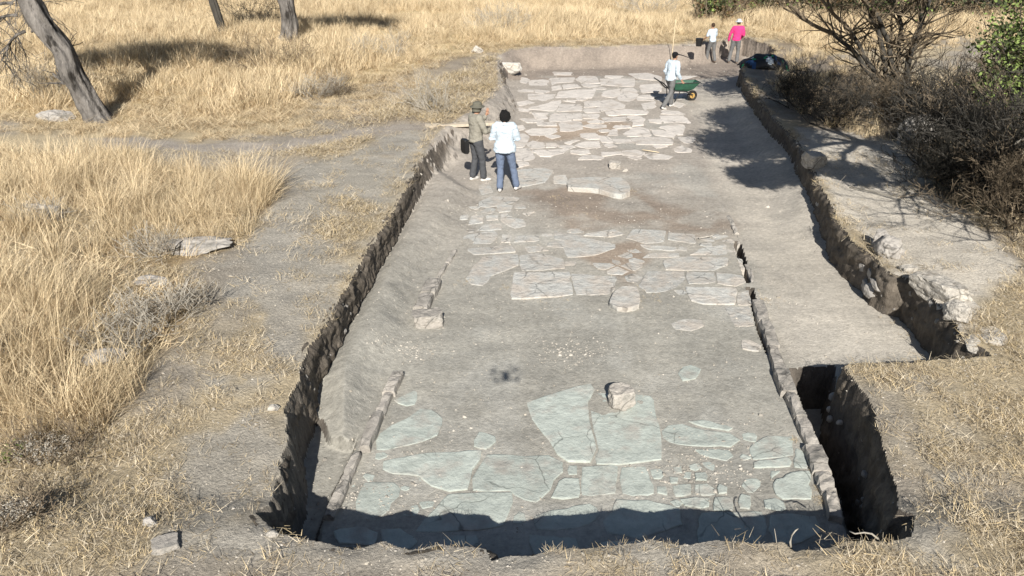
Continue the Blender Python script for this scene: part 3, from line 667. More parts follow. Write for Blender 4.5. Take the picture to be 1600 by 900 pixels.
# ------------------------------------------------------------------ mesh builder for twigs, leaves and tubes
class MB:
    def __init__(s): s.v = []; s.f = []; s.mi = []; s.n = 0
    def tube(s, pts, rad, k=5, mi=0, cap=True):
        pts = [Vector(p) for p in pts]; n = len(pts); up = Vector((.13, .21, .97)); ring0 = s.n
        for i in range(n):
            t = (pts[min(i + 1, n - 1)] - pts[max(i - 1, 0)]).normalized(); a = t.cross(up)
            if a.length < .1: a = t.cross(Vector((1, 0, 0)))
            a.normalize(); b = t.cross(a); r = rad[i] if hasattr(rad, '__len__') else rad
            for j in range(k):
                q = 2 * math.pi * j / k; s.v.append(pts[i] + a * math.cos(q) * r + b * math.sin(q) * r)
        for i in range(n - 1):
            for j in range(k):
                A = ring0 + i * k + j; B = ring0 + i * k + (j + 1) % k; s.f.append((A, A + k, B + k, B)); s.mi.append(mi)
        s.n += n * k
        if cap:
            s.f.append(tuple(range(ring0, ring0 + k))); s.f.append(tuple(reversed(range(s.n - k, s.n)))); s.mi += [mi, mi]
    def box(s, c, sz, mi=0, rot=None):
        c = Vector(c); o = s.n
        for x in (-1, 1):
            for y in (-1, 1):
                for z in (-1, 1):
                    q = Vector((x * sz[0] / 2, y * sz[1] / 2, z * sz[2] / 2)); q = rot @ q if rot else q; s.v.append(c + q)
        for f in ((0, 1, 3, 2), (4, 6, 7, 5), (0, 4, 5, 1), (2, 3, 7, 6), (0, 2, 6, 4), (1, 5, 7, 3)): s.f.append(tuple(o + i for i in f)); s.mi.append(mi)
        s.n += 8
    def leaf(s, c, size, mi=0):
        a = Vector((random.gauss(0, 1), random.gauss(0, 1), random.gauss(0, .6))).normalized(); b = a.cross(Vector((random.gauss(0, 1), random.gauss(0, 1), random.gauss(0, 1)))).normalized() * size * .28; a = a * size * .5; c = Vector(c)
        s.v += [c - a, c + b, c + a, c - b]; o = s.n; s.f.append((o, o + 1, o + 2, o + 3)); s.mi.append(mi); s.n += 4
    def build(s, name, m, parent=None, smooth=False):
        o = mk(name, s.v, s.f, m, parent, smooth)
        if any(s.mi): o.data.polygons.foreach_set('material_index', s.mi)
        return o
def grow(mb, p, d, r, L, depth, tips, mi=0, spread=.6, wig=.22, up=.1, nb=(2, 3), shrink=.68, minr=.004, k=6):
    n = 5 if depth > 0 else 3; pts = [p]; rad = [r]; q = p.copy(); dd = d.normalized()
    for i in range(n):
        dd = (dd + Vector((random.gauss(0, wig), random.gauss(0, wig), random.gauss(0, wig) + up)) * .5).normalized(); q = q + dd * L / n; pts.append(q.copy()); rad.append(max(minr, r * (1 - .42 * (i + 1) / n)))
    mb.tube(pts, rad, k if r > .03 else 3, mi, cap=False)
    if depth == 0: tips.append(q); tips.append(pts[2]); return
    for b in range(random.randint(*nb) + (1 if depth > 2 else 0)):
        i = random.randint(2, n) if b else n
        nd = (dd + Vector((random.gauss(0, spread), random.gauss(0, spread), random.gauss(0, spread * .6) + up))).normalized()
        grow(mb, pts[i], nd, max(minr, rad[i] * random.uniform(.55, .8)), L * shrink * random.uniform(.7, 1.2), depth - 1, tips, mi, spread, wig, up, nb, shrink, minr, k)
def crown(mb, ells, n, size, mis):
    for (c, r, w) in ells:
        nc = max(4, int(n * w / 26))
        for _ in range(nc):
            a = Vector((random.gauss(0, 1), random.gauss(0, 1), random.gauss(0, 1))).normalized() * random.uniform(.45, 1.02)
            cc = Vector((c[0] + a.x * r[0], c[1] + a.y * r[1], c[2] + a.z * r[2])); rr = random.uniform(.12, .3) * min(r) * 1.1; mi = random.choice(mis)
            for _ in range(26): mb.leaf(cc + Vector((random.gauss(0, rr), random.gauss(0, rr), random.gauss(0, rr * .7))), size * random.uniform(.6, 1.3), mi if random.random() < .8 else random.choice(mis))
def limb_to(mb, p0, p1, r0, r1, sag=.15, n=7, k=7, wob=.06, mi=0):
    pts = []; L = (p1 - p0).length
    for i in range(n + 1):
        t = i / n; q = p0.lerp(p1, t) + Vector((random.gauss(0, wob * L * .3), random.gauss(0, wob * L * .3), sag * L * math.sin(t * math.pi))) * (1 if 0 < i < n else 0); pts.append(q)
    mb.tube(pts, [r0 + (r1 - r0) * i / n for i in range(n + 1)], k, mi)
    return pts
# knobbly thick trunk
def thick_trunk(pts, rad, m, parent, seed):
    V = []; Fc = []; K = 40; n = len(pts); S = 9
    P_, R_ = [], []
    for i in range(n - 1):
        for s in range(S): t = s / S; P_.append(pts[i].lerp(pts[i + 1], t)); R_.append(rad[i] * (1 - t) + rad[i + 1] * t)
    P_.append(pts[-1]); R_.append(rad[-1])
    for i, (p, r) in enumerate(zip(P_, R_)):
        for j in range(K):
            a_ = 2 * math.pi * j / K; d = Vector((math.cos(a_), math.sin(a_), 0))
            rr = r * (1 + .30 * mnoise.noise(Vector((d.x * 1.6, d.y * 1.6, p.z * 1.1 + seed))) + .22 * mnoise.noise(Vector((d.x * 4, d.y * 4, p.z * 1.8 + seed))) + .05 * math.sin(a_ * 5 + p.z * 1.3))
            if i < 5: rr *= 1 + .11 * (5 - i) * (.6 + .6 * math.sin(a_ * 4 + seed))
            rr *= 1 + .06 * math.sin(a_ * 9 + 2.5 * mnoise.noise(Vector((0, seed, p.z * 2))))
            V.append(p + d * rr)
    N_ = len(P_)
    for i in range(N_ - 1):
        for j in range(K): Fc.append((i * K + j, i * K + (j + 1) % K, (i + 1) * K + (j + 1) % K, (i + 1) * K + j))
    return mk('trunk', V, Fc, m, parent, smooth=True)
def tree(name, label, base, path, rad, ells, seed, nleaf, leafm, bark='bark', twigdepth=3, lsize=.12, cat='tree', group=None, twn=5, extra=None):
    random.seed(seed); t = empty(name, base); tag(t, label, cat, group)
    pts = [Vector(p) for p in path]; tr = thick_trunk(pts, rad, M[bark], t, seed); reparent(tr, t)
    mb = MB(); tips = []; top = pts[-1]
    for (c, r, w) in ells:
        e = Vector(c); ps = limb_to(mb, top - Vector((0, 0, .2)), e, rad[-1] * .6, .05, .12)
        for q in ps[3:]:
            for _ in range(twn): grow(mb, q, Vector((random.gauss(0, 1) * r[0], random.gauss(0, 1) * r[1], random.gauss(.2, .6) * r[2])).normalized(), .035, max(r) * .55, twigdepth - 1, tips, spread=.7)
    if extra: extra(mb, tips)
    b = mb.build('branches', M[bark]); reparent(b, t)
    if nleaf:
        lb = MB(); crown(lb, ells, nleaf, lsize, [0, 1, 2]); c = lb.build('crown', [M[q] for q in leafm]); reparent(c, t)
    return t
def lt_extra(mb, tips):
    for (x_, z_, dx_) in ((-12.35, 1.5, .5), (-12.15, 2.1, .45), (-12.75, 2.6, .5), (-12.25, 1.25, -.5), (-12.9, 3.1, .6)):
        for _ in range(3): grow(mb, Vector((x_, 20.45, z_)), Vector((dx_, random.gauss(0, .3), random.gauss(.2, .4))), .035, .38, 1, tips, spread=.7, minr=.008)
    for (z0, tgt, zt) in ((3.0, (-13.9, 20.3), 2.6), (3.3, (-14.6, 20.6), 2.5), (2.6, (-13.6, 20.2), 1.9), (3.5, (-15.2, 20.8), 3.0), (3.6, (-12.2, 20.4), 3.0), (3.9, (-15.5, 20.0), 3.1)):
        ps = limb_to(mb, Vector((-13.0 - (z0 - 2.5) * .2, 20.6, z0)), Vector((tgt[0], tgt[1], zt)), .045, .015, .15)
        for q in ps[2:]:
            for _ in range(3): grow(mb, q, Vector((random.gauss(-.4, .6), random.gauss(0, .5), random.gauss(-.5, .3))), .014, .6, 2, tips, spread=.6, up=-.12, minr=.005)
b = P(152, 187, .62)
tree('tree', 'big leaning grey-barked tree with thick bare trunk at the upper left', b, [b + Vector((0.05, 0, -.25)), b + Vector((-.10, 0, .5)), b + Vector((-.34, 0, 1.1)), b + Vector((-.42, 0, 1.7)), b + Vector((-.80, 0, 2.4)), b + Vector((-1.0, 0, 3.2)), b + Vector((-1.5, 0, 4.6))], [.34, .27, .29, .24, .27, .22, .18],
     [((-14.2, 20, 6.2), (2.8, 1.9, .9), 1.6), ((-12.4, 21, 6.6), (1.2, 1.2, .6), .6), ((-10.3, 21.3, 5.7), (1.2, 1.3, .5), .7)], 4, 3600, ('leaf_olive', 'leaf_dry', 'leaf_olive'), extra=lt_extra, lsize=.16)
b = P(345, 56, .7)
tree('tree', 'slim dark trunk standing in the dry field between the leaning tree and the forked one', b, [b + Vector((.2, 0, -.2)), b + Vector((0, 0, 1)), b + Vector((-.2, 0, 2.2)), b + Vector((-.3, 0, 3.4))], [.20, .17, .16, .13],
     [((b.x - .2, b.y, 5.0), (1.6, 1.2, .8), 1)], 5, 1800, ('leaf_olive', 'leaf_dry', 'leaf_olive'), bark='dark_bark', lsize=.18)
b = P(452, 65, .7)
tree('tree', 'grey forked trunk in the dry field right of the slim dark trunk', b, [b + Vector((0, 0, -.2)), b + Vector((.15, 0, .8)), b + Vector((.05, 0, 1.7)), b + Vector((-.05, 0, 2.7))], [.36, .33, .31, .27],
     [((b.x + 1.8, b.y, 5.0), (2.6, 1.8, .9), 1.5), ((b.x - 1.2, b.y, 5.2), (1.2, 1.2, .7), .5)], 6, 3000, ('leaf_olive', 'leaf_dry', 'leaf_olive'), lsize=.18)
# many-stemmed bare tree on the right
random.seed(12); b = P(1405, 172, .6); t = tag(empty('bare_tree', b), 'dark many-stemmed bare tree fanning up above the thicket on the right', 'tree')
stems = [((1385, 115), (1372, 45), (1352, 0)), ((1375, 120), (1340, 70), (1330, 50)), ((1405, 110), (1405, 40), (1398, -5)), ((1420, 100), (1425, 75), (1440, 20)), ((1395, 105), (1385, 60), (1368, 20)), ((1420, 90), (1432, 60), (1455, -5)), ((1365, 125), (1330, 75), (1300, 52))]
def PV(u, v, D):   # point on the vertical plane at distance D
    p = P(u, v, 0); k = D / p.y; return Vector((p.x * k, D, CAM_H + (0 - CAM_H) * k))
tk = MB(); tips = []; tw = MB()
for i, st in enumerate(stems):
    D0 = b.y + random.uniform(-.5, .5); pts = [b + Vector((0, 0, -.15)), b + Vector((0, 0, .35))] + [PV(u, v, b.y + (D0 - b.y) * (k + 1) / 3) for k, (u, v) in enumerate(st)]
    fine = []; 
    for a_, c_ in zip(pts[:-1], pts[1:]):
        for s in range(3): fine.append(a_.lerp(c_, s / 3) + Vector((random.gauss(0, .03), random.gauss(0, .03), 0)))
    fine.append(pts[-1]); r0 = random.uniform(.07, .10); tk.tube(fine, [r0 * (1 - .6 * j / len(fine)) for j in range(len(fine))], 8)
    for q in fine[5:]:
        for _ in range(2): grow(tw, q, Vector((random.gauss(0, .8), random.gauss(0, .7), .5)), .03, .75, 2, tips, spread=.55, wig=.3, minr=.006)
    grow(tw, fine[-1], (fine[-1] - fine[-4]), .055, 1.5, 4, tips, spread=.5, wig=.3, minr=.006)
tk.tube([b + Vector((0, 0, -.2)), b + Vector((.03, 0, .25)), b + Vector((0, 0, .6))], [.3, .22, .2], 10)
o = tk.build('trunk', M['dark_bark'], smooth=True); reparent(o, t); o = tw.build('branches', M['twig']); reparent(o, t)
lb = MB()
for q in tips:
    if random.random() < .25 and q.z > 3.2:
        for _ in range(4): lb.leaf(q + Vector((random.gauss(0, .12), random.gauss(0, .12), random.gauss(0, .1))), .09, random.choice([0, 0, 1]))
o = lb.build('leaves', [M['leaf_olive'], M['leaf']]); reparent(o, t)
def sh_extra(mb, tips):
    for tgt in ((7.1, 8.1, 3.1), (7.6, 7.5, 2.7), (8.2, 9.0, 3.3), (7.4, 8.8, 3.6), (7.9, 6.9, 2.5), (8.4, 8.0, 2.6), (6.9, 7.6, 3.6)):
        ps = limb_to(mb, Vector((8.6, 11.0, 2.4)), Vector(tgt), .045, .016, .08)
        for q in ps[2:]:
            for _ in range(2): grow(mb, q, Vector((random.gauss(-.3, .6), random.gauss(-.3, .6), random.gauss(.1, .4))), .018, .7, 2, tips, spread=.5, minr=.006)
# two leafy trees rooted in the thicket whose crowns stand above the picture and throw the big blue shadow on the trench floor
b = Vector((9.0, 11.2, .55))
tree('tree', 'leafy tree at the right edge whose crown shades the trench floor', b, [b + Vector((0, 0, -.2)), b + Vector((-.1, -.1, 1.2)), b + Vector((-.4, -.2, 2.6)), b + Vector((-.9, -.3, 3.9))], [.26, .2, .17, .13],
     [((5.9, 8.75, 4.7), (.9, .9, .32), 2.4), ((6.9, 8.4, 4.4), (.6, .6, .35), .8), ((6.2, 10.4, 5.4), (1.35, 1.1, .8), 4.0), ((6.9, 12.3, 5.9), (1.1, 1.3, .6), 2.6), ((8.0, 11.5, 5.6), (.8, .9, .5), .25), ((8.6, 9.5, 5.0), (.7, .7, .3), .3)], 8, 3800, ('leaf_olive', 'leaf', 'leaf_olive'), bark='dark_bark', lsize=.10, twn=2, extra=sh_extra)
b = Vector((12.9, 16.5, .55))
tree('tree', 'shade tree rooted outside the right edge behind the green bush', b, [b + Vector((0, 0, -.2)), b + Vector((-.1, 0, 1.2)), b + Vector((-.5, .1, 2.6)), b + Vector((-1.1, .2, 4.0))], [.2, .17, .14, .11],
     [((8.1, 17.0, 6.1), (1.1, 1.3, .6), 2.6), ((8.4, 14.6, 5.9), (.8, 1.0, .5), 1.6), ((9.2, 18.2, 6.4), (1.0, 1.0, .5), .6), ((10.5, 16.5, 6.0), (1.2, 1.2, .6), .5)], 9, 2600, ('leaf_olive', 'leaf_dry', 'leaf_olive'), bark='dark_bark', lsize=.13, twn=2)
# ------------------------------------------------------------------ bushes
def bush(name, label, u, v, z, r, h, seed, twm='twig', leafs=None, nl=0, stems=14, lsize=.05, depth=3, cat='bush', group=None, ry=None, at=None, up=.1, thick=.018, hollow=.3):
    random.seed(seed); p = at or P(u, v, z); p = Vector((p[0], p[1], h1(p[0], p[1]))); t = tag(empty(name, p), label, cat, group); mb = MB(); tips = []
    ry = ry or r
    for i in range(stems):
        a_ = random.random() * 6.283; e = random.uniform(0, .55); q = p + Vector((math.cos(a_) * r * e, math.sin(a_) * ry * e, -.03))
        d = Vector((math.cos(a_) * r * random.uniform(.2, 1.1), math.sin(a_) * ry * random.uniform(.2, 1.1), h * random.uniform(.3, 1)))
        grow(mb, q, d, thick, math.sqrt(r * r + h * h) * .5, depth, tips, spread=.6, wig=.35, up=up, minr=max(.003, r * .003), nb=(2, 3))
    o = mb.build('twigs', M[twm]); reparent(o, t)
    if leafs:
        lb = MB(); ells = []
        for k in range(7):
            a_ = random.random() * 6.283; rr = random.uniform(.1, .55); ells.append(((p.x + math.cos(a_) * r * rr, p.y + math.sin(a_) * ry * rr, p.z + h * random.uniform(.3, .75)), (r * .5, ry * .5, h * .35), 1 / 7))
        crown(lb, ells, nl, lsize, list(range(len(leafs)))); o = lb.build('leaves', [M[q] for q in leafs]); reparent(o, t)
    return t
bush('bush', 'bright green leafy bush at the right edge above the thicket', 1588, 175, .6, 1.9, 3.4, 21, 'dark_bark', ('leaf', 'leaf', 'leaf_olive'), 16000, 16, .11, ry=1.4, at=P(1618, 230, .6))
sp = [(1262, 170, 1.0, .7, 'small dark shrub at the trench edge, leftmost of the thicket'), (1300, 195, .9, .6, 'dark low shrub in front of the leftmost shrub of the thicket'),
      (1345, 170, 1.0, .7, 'tangled dark shrub left of the many-stemmed tree foot'), (1455, 195, 1.3, .85, 'dark shrub right of the many-stemmed tree foot'),
      (1520, 225, 1.5, 1.1, 'tall dark shrub under the green bush'), (1585, 240, 1.5, 1.5, 'blackish shrub at the right edge under the green bush'),
      (1475, 265, 1.0, .9, 'dark shrub behind the pale boulder, nearer than its neighbours'), (1545, 300, 1.2, 1.1, 'bare dark shrub with pale dead sticks by the right edge'),
      (1595, 350, 1.0, .9, 'nearest dark shrub of the thicket, at the right edge'), (1505, 310, .8, .7, 'low dark shrub overhanging the pale ledge'), (1630, 290, 1.5, 1.5, 'dark shrub cut by the right edge of the view'),
      (1400, 185, .8, .7, 'dark brush right at the foot of the many-stemmed tree')]
for i, (u, v, r, h, lb) in enumerate(sp):
    bush('shrub', lb, u, v, .6, r, h, 40 + i, ('twig_black', 'dark_bark', 'twig')[i % 3], ('twig', 'twig', 'twig_black'), 1500, 24, .07, depth=4, cat='shrub', group='dark shrubs of the thicket')
hd = [(1120, 34, 1.6, 1.5), (1170, 24, 1.8, 1.7), (1225, 22, 2.2, 1.6), (1290, 30, 2.4, 1.8), (1360, 34, 2.4, 1.7), (1430, 30, 2.4, 2.2), (1500, 26, 2.4, 1.6), (1570, 26, 2.4, 1.5)]
hn = ['behind the white-shirted worker', 'behind the pink-shirted worker', 'third from the left', 'fourth from the left, above the shaded ground', 'behind the bare tree, left half', 'behind the bare tree, right half', 'second from the right', 'at the upper right corner']
for i, (u, v, r, h) in enumerate(hd):
    bush('hedge_bush', 'brownish bush of the far hedge, ' + hn[i], u, v, .7, r * 1.15, h, 70 + i, 'twig', ('leaf_olive', 'leaf_dry', 'twig_black') if i > 1 else ('leaf_olive', 'leaf_dry', 'leaf'), 1800, 14, .18, depth=3, group='bushes of the far hedge', thick=.04)
dry = [(680, 172, .62, .9, .55, 'grey-brown dead bush on the slope left of the hatted man', 'twig_grey'), (495, 150, .62, .7, .45, 'low grey dead bush in the matted grass, left', 'twig_grey'), (520, 148, .62, .6, .45, 'dead bush just right of its low grey neighbour', 'twig'), (600, 92, .7, 1.0, .6, 'greyish weed clump in the field above the dead bushes', 'twig_grey'),
       (785, 52, .7, 1.2, .8, 'grey weed clump in the field behind the white stone', 'twig_grey'), (425, 105, .65, 1.3, .6, 'dead brush added to stand in for the shadow below the forked trunk', 'twig'), (395, 40, .7, 1.6, .9, 'blackened dead brush between the two field trunks', 'twig_black'), (85, 150, .62, .9, .6, 'grey weeds left of the big leaning trunk', 'twig_grey'),  # brush below the forked trunk is added in place of a grass shadow
       (1010, 22, .7, 1.6, .9, 'grey weed clump in the far field above the workers', 'twig_grey')]
for i, (u, v, z, r, h, lb, m_) in enumerate(dry):
    bush('dead_bush', lb, u, v, z, r, h, 90 + i, m_, None, 0, 26, depth=3, thick=.012)
gs = [(190, 545, .5, .3, 'grey lichened scrub at the left, nearest mound'), (240, 505, .5, .32, 'grey lichened scrub, middle mound of three'), (290, 480, .4, .26, 'grey lichened scrub, farthest mound by the bare track'), (240, 400, .45, .3, 'grey scrub left of the long flat rock'), (60, 350, .45, .35, 'grey scrub around the dark rounded rock'), (30, 830, .35, .22, 'dark grey weeds at the lower left edge'), (85, 715, .4, .25, 'dark weeds near the green sprouts at the left'), (0, 560, .3, .3, 'grey weeds at the left edge under tall grass')]
for i, (u, v, r, h, lb) in enumerate(gs):
    bush('scrub', lb, u, v, .6, r, h, 120 + i, 'twig_grey' if i < 5 else 'twig', ('twig_grey', 'twig_grey', 'litter3'), 2400, 34, .018, depth=2, ry=r * .7, thick=.008, cat='shrub')
bush('sprout', 'small patch of green sprouts at the left edge', 15, 712, .6, .16, .1, 131, 'leaf', ('leaf',), 220, 5, .03, depth=1, cat='plant')
# ------------------------------------------------------------------ grass, litter, gravel (scattered by geometry nodes)
protos = {}
def proto(kind, build, n, mats):
    c = bpy.data.collections.new('proto_' + kind)
    for i in range(n):
        random.seed(hash(kind) % 1000 if False else sum(map(ord, kind)) + i * 17); mb = MB(); build(mb)
        me = bpy.data.meshes.new(kind); me.from_pydata([tuple(p) for p in mb.v], [], mb.f); me.update(); me.polygons.foreach_set('material_index', mb.mi)
        for m_ in mats: me.materials.append(M[m_])
        c.objects.link(bpy.data.objects.new('%s_%02d' % (kind, i), me))
    protos[kind] = c
def blade(mb, p, L, w, lean, az, mi, droop=1., segs=3):
    d = Vector((math.cos(az), math.sin(az), 0)); side = Vector((-d.y, d.x, 0)); side = (side * math.cos(random.uniform(-1, 1)) + d * math.sin(random.uniform(-1, 1))).normalized(); q = Vector(p); th = lean; o = mb.n
    for s in range(segs + 1):
        ww_ = w * (1 - (s / segs)) * .5 + .0006; mb.v += [q - side * ww_, q + side * ww_]
        q = q + (d * math.sin(th) + Vector((0, 0, math.cos(th)))) * L / segs; th += droop * .3
    for s in range(segs): A = o + s * 2; mb.f.append((A, A + 1, A + 3, A + 2)); mb.mi.append(mi)
    mb.n += 2 * (segs + 1)
def tall(mb, n=40, L=.52, w=.006, rr=.14, wind=.6):
    for _ in range(n):
        a_ = random.random() * 6.28; e = rr * math.sqrt(random.random()); az = a_ if random.random() < .45 else random.gauss(.3, .7)
        blade(mb, (math.cos(a_) * e, math.sin(a_) * e, -.02), L * random.uniform(.45, 1.15), w * random.uniform(.6, 1.3), abs(random.gauss(wind * .7, .3)), az, random.choices([0, 1, 2], [5, 4, 2])[0], random.uniform(.3, 1.2))
def flat(mb, n=40, L=.065, w=.0028, rr=.12):
    for _ in range(n):
        a_ = random.random() * 6.28; e = rr * math.sqrt(random.random())
        blade(mb, (math.cos(a_) * e, math.sin(a_) * e, random.uniform(0, .02)), L * random.uniform(.4, 1.3), w * random.uniform(.6, 1.4), random.uniform(1.0, 1.5), random.random() * 6.28, random.choices([0, 1, 2], [4, 5, 3])[0], random.uniform(-.1, .3), 2)
def short(mb, n=20, L=.07, w=.0026, rr=.05):
    for _ in range(n):
        a_ = random.random() * 6.28; e = rr * math.sqrt(random.random())
        blade(mb, (math.cos(a_) * e, math.sin(a_) * e, -.01), L * random.uniform(.4, 1.2), w, random.uniform(.1, 1.1), a_ + random.gauss(0, .6), random.choices([0, 1, 2], [4, 4, 3])[0], random.uniform(.2, .9), 2)
proto('tall', lambda mb: tall(mb), 6, ['straw1', 'straw2', 'straw3'])
proto('field', lambda mb: tall(mb, 46, .62, .015, .24, .75), 6, ['straw1', 'straw2', 'straw3'])
proto('tussock', lambda mb: tall(mb, 90, .85, .006, .16, .85), 4, ['straw1', 'straw2', 'straw3'])
proto('flat', lambda mb: flat(mb), 6, ['litter1', 'litter2', 'litter3'])
proto('matted', lambda mb: flat(mb, 40, .42, .011, .3), 5, ['straw1', 'straw2', 'straw3'])
proto('short', lambda mb: short(mb), 6, ['litter1', 'litter2', 'litter3'])
def peb(mb):
    a0 = random.random() * 6; o = mb.n; n = 5
    for z, k in ((-.3, 1), (.25, .9), (.5, .45)):
        for i in range(n):
            r = k * random.uniform(.7, 1.1); mb.v.append(Vector((r * math.cos(a0 + i * 6.283 / n), r * .7 * math.sin(a0 + i * 6.283 / n), z * random.uniform(.8, 1.2))))
    for l in range(2):
        for i in range(n): j = (i + 1) % n; mb.f.append((o + l * n + i, o + l * n + j, o + l * n + n + j, o + l * n + n + i)); mb.mi.append(0)
    mb.f.append(tuple(o + 2 * n + i for i in range(n))); mb.mi.append(0); mb.n += 3 * n
proto('pebble', peb, 6, ['gravel'])
proto('clod', peb, 6, ['clod'])
def scatter(name, kind, pts, yaw, scl, tilt=0.1, matname='straw1', zs=None):
    n = len(pts); z = height(pts[:, 0], pts[:, 1])
    me = bpy.data.meshes.new(name); me.vertices.add(n); me.vertices.foreach_set('co', np.column_stack([pts, z]).astype(np.float32).ravel())
    def att(nm, ty, dat, f='value'): a_ = me.attributes.new(nm, ty, 'POINT'); a_.data.foreach_set(f, dat)
    rot = np.column_stack([rng.normal(0, tilt, n), rng.normal(0, tilt, n), yaw]).astype(np.float32)
    att('rot', 'FLOAT_VECTOR', rot.ravel(), 'vector')
    sv = np.column_stack([scl, scl, scl if zs is None else scl * zs]).astype(np.float32); att('scl', 'FLOAT_VECTOR', sv.ravel(), 'vector')
    me.materials.append(M[matname]); o = bpy.data.objects.new(name, me); col.objects.link(o); o['kind'] = 'stuff'
    g = bpy.data.node_groups.new('scatter_' + name, 'GeometryNodeTree'); g.interface.new_socket('Geometry', in_out='INPUT', socket_type='NodeSocketGeometry'); g.interface.new_socket('Geometry', in_out='OUTPUT', socket_type='NodeSocketGeometry')
    N = g.nodes.new; L = g.links.new; gi_ = N('NodeGroupInput'); go = N('NodeGroupOutput'); ip = N('GeometryNodeInstanceOnPoints'); ci = N('GeometryNodeCollectionInfo')
    ci.inputs['Collection'].default_value = protos[kind]; ci.inputs['Separate Children'].default_value = True; ci.inputs['Reset Children'].default_value = True
    ip.inputs['Pick Instance'].default_value = True; L(gi_.outputs[0], ip.inputs['Points']); L(ci.outputs[0], ip.inputs['Instance'])
    for nm, sk in (('rot', 'Rotation'), ('scl', 'Scale')):
        na = N('GeometryNodeInputNamedAttribute'); na.data_type = 'FLOAT_VECTOR'; na.inputs['Name'].default_value = nm; L(na.outputs['Attribute'], ip.inputs[sk])
    L(ip.outputs[0], go.inputs[0]); md = o.modifiers.new('scatter', 'NODES'); md.node_group = g
    return o
def sample(poly, dens, x0=None):
    pp = [(p[0], p[1]) for p in poly]; a_ = np.array(pp); lo_, hi_ = a_.min(0), a_.max(0); n = int(np.prod(hi_ - lo_) * dens)
    q = rng.uniform(lo_, hi_, (n, 2)); return q[poly_sd(q[:, 0], q[:, 1], pp) > 0]
def outside_dig(q, m=.05): return poly_sd(q[:, 0] + .038 * fbm(q[:, 0], q[:, 1], 3.2, 4, 21), q[:, 1] + .038 * fbm(q[:, 0], q[:, 1], 3.2, 4, 31), RIM) < -m
TREES_CLEAR = []
# tall grass, left
q = sample(TALL, 36); q = q[(q[:, 0] > -14)]; k = fbm(q[:, 0], q[:, 1], .7, 3, 201); q = q[rng.random(len(q)) < .55 + 1.5 * k]
k = fbm(q[:, 0], q[:, 1], .5, 3, 203)
lx, ly = fbm(q[:, 0], q[:, 1], .45, 3, 205), fbm(q[:, 0], q[:, 1], .45, 3, 207)
scatter('tall_grass', 'tall', q, rng.normal(0, .6, len(q)) + 2.6 * lx - .3, np.clip(.85 + .9 * k + rng.normal(0, .15, len(q)), .3, 1.7), .22)
random.seed(9); tq = []
for (u, v, n, s_) in ((40, 560, 10, .35), (70, 500, 12, .4), (20, 470, 8, .3), (120, 400, 8, .5), (230, 320, 8, .6), (330, 330, 10, .5), (60, 300, 8, .7), (390, 300, 9, .3), (130, 640, 5, .3), (0, 640, 6, .3)):
    p = P(u, v, BZ); tq += [(p.x + random.gauss(0, s_), p.y + random.gauss(0, s_)) for _ in range(n)]
tq = np.array(tq); scatter('tussock_grass', 'tussock', tq, rng.normal(-.5, .35, len(tq)), rng.uniform(.8, 1.25, len(tq)), .12)
q = sample(TALL, 14); q = q[q[:, 0] > -14]; scatter('tangled_grass', 'matted', q, rng.uniform(0, 6.28, len(q)), rng.uniform(.5, 1.0, len(q)), .35)
# the open field of dry grass
FB = PP('''-500,150 0,175 190,190 330,196 440,170 520,130 640,104 700,82 770,76 840,68 1050,66 1160,54 1220,64 1260,80 1400,88 1560,70 2100,60 2100,-58 -500,-58''', BZ)
q = sample(FB, 10.5); k = fbm(q[:, 0], q[:, 1], .3, 4, 211); q = q[rng.random(len(q)) < .7 + .7 * k]; k = fbm(q[:, 0], q[:, 1], .3, 4, 211)
ds = sm((poly_sd(q[:, 0], q[:, 1], [(p[0], p[1]) for p in FB])) / 2.5)
scatter('dry_grass_field', 'field', q, rng.normal(0, .8, len(q)) + 2.5 * fbm(q[:, 0], q[:, 1], .2, 3, 213), np.clip((.45 + .5 * ds + .9 * k) * rng.uniform(.6, 1.35, len(q)), .2, 1.8), .25)
q = sample(FIELD, 5); q = q[(q[:, 1] < 45) & (np.abs(q[:, 0]) < 34)]
scatter('matted_grass', 'matted', q, rng.uniform(0, 6.28, len(q)), rng.uniform(.7, 1.4, len(q)), .08)
MG = PP('''-300,200 0,210 110,212 200,214 330,226 400,222 440,214 500,196 560,182 640,160 700,100 775,86 1150,66 1200,70 1180,58 760,74 640,110 500,140 380,150 200,160''', BZ)
q = sample(MG, 16); q = q[outside_dig(q, .2)]
scatter('flattened_grass', 'matted', q, rng.normal(.1, .5, len(q)), rng.uniform(.4, .9, len(q)), .08)
UG = PP('1215,75 1300,92 1420,120 1500,110 1700,100 1750,400 1600,370 1500,320 1440,240 1300,205 1200,150', BZ)
q = sample(UG, 7); kk = fbm(q[:, 0], q[:, 1], .8, 3, 261); q = q[(kk > -.1)]
scatter('undergrowth_grass', 'field', q, rng.uniform(0, 6.28, len(q)), rng.uniform(.35, .85, len(q)), .25)
# straw litter on the banks
BANK = PP('''-300,220 0,230 300,240 500,200 660,140 770,90 780,150 690,205 680,215 1700,215 2000,480 2000,960 -500,960 -500,300''', BZ)
q = sample(BANK, 105); q = q[(q[:, 0] > -9) & (q[:, 0] < 9)]; q = q[outside_dig(q)]
st = sm((fbm(q[:, 0], q[:, 1], .55, 5, 7) + .12) * 2.2 + .4)
tr = poly_sd(q[:, 0], q[:, 1], [(p[0], p[1]) for p in TRACK]); trm = sm((tr + .5 * fbm(q[:, 0], q[:, 1], 1.6, 4, 101)) / .5 + .5) * (.9 - .75 * sm((fbm(q[:, 0], q[:, 1], .9, 4, 17) - .12) * 4))
le = sm(poly_sd(q[:, 0], q[:, 1], [(p[0], p[1]) for p in LEDGE]) / .3 + .5)
un = sm(poly_sd(q[:, 0], q[:, 1], [(p[0], p[1]) for p in PATH]) / .2 + .5)
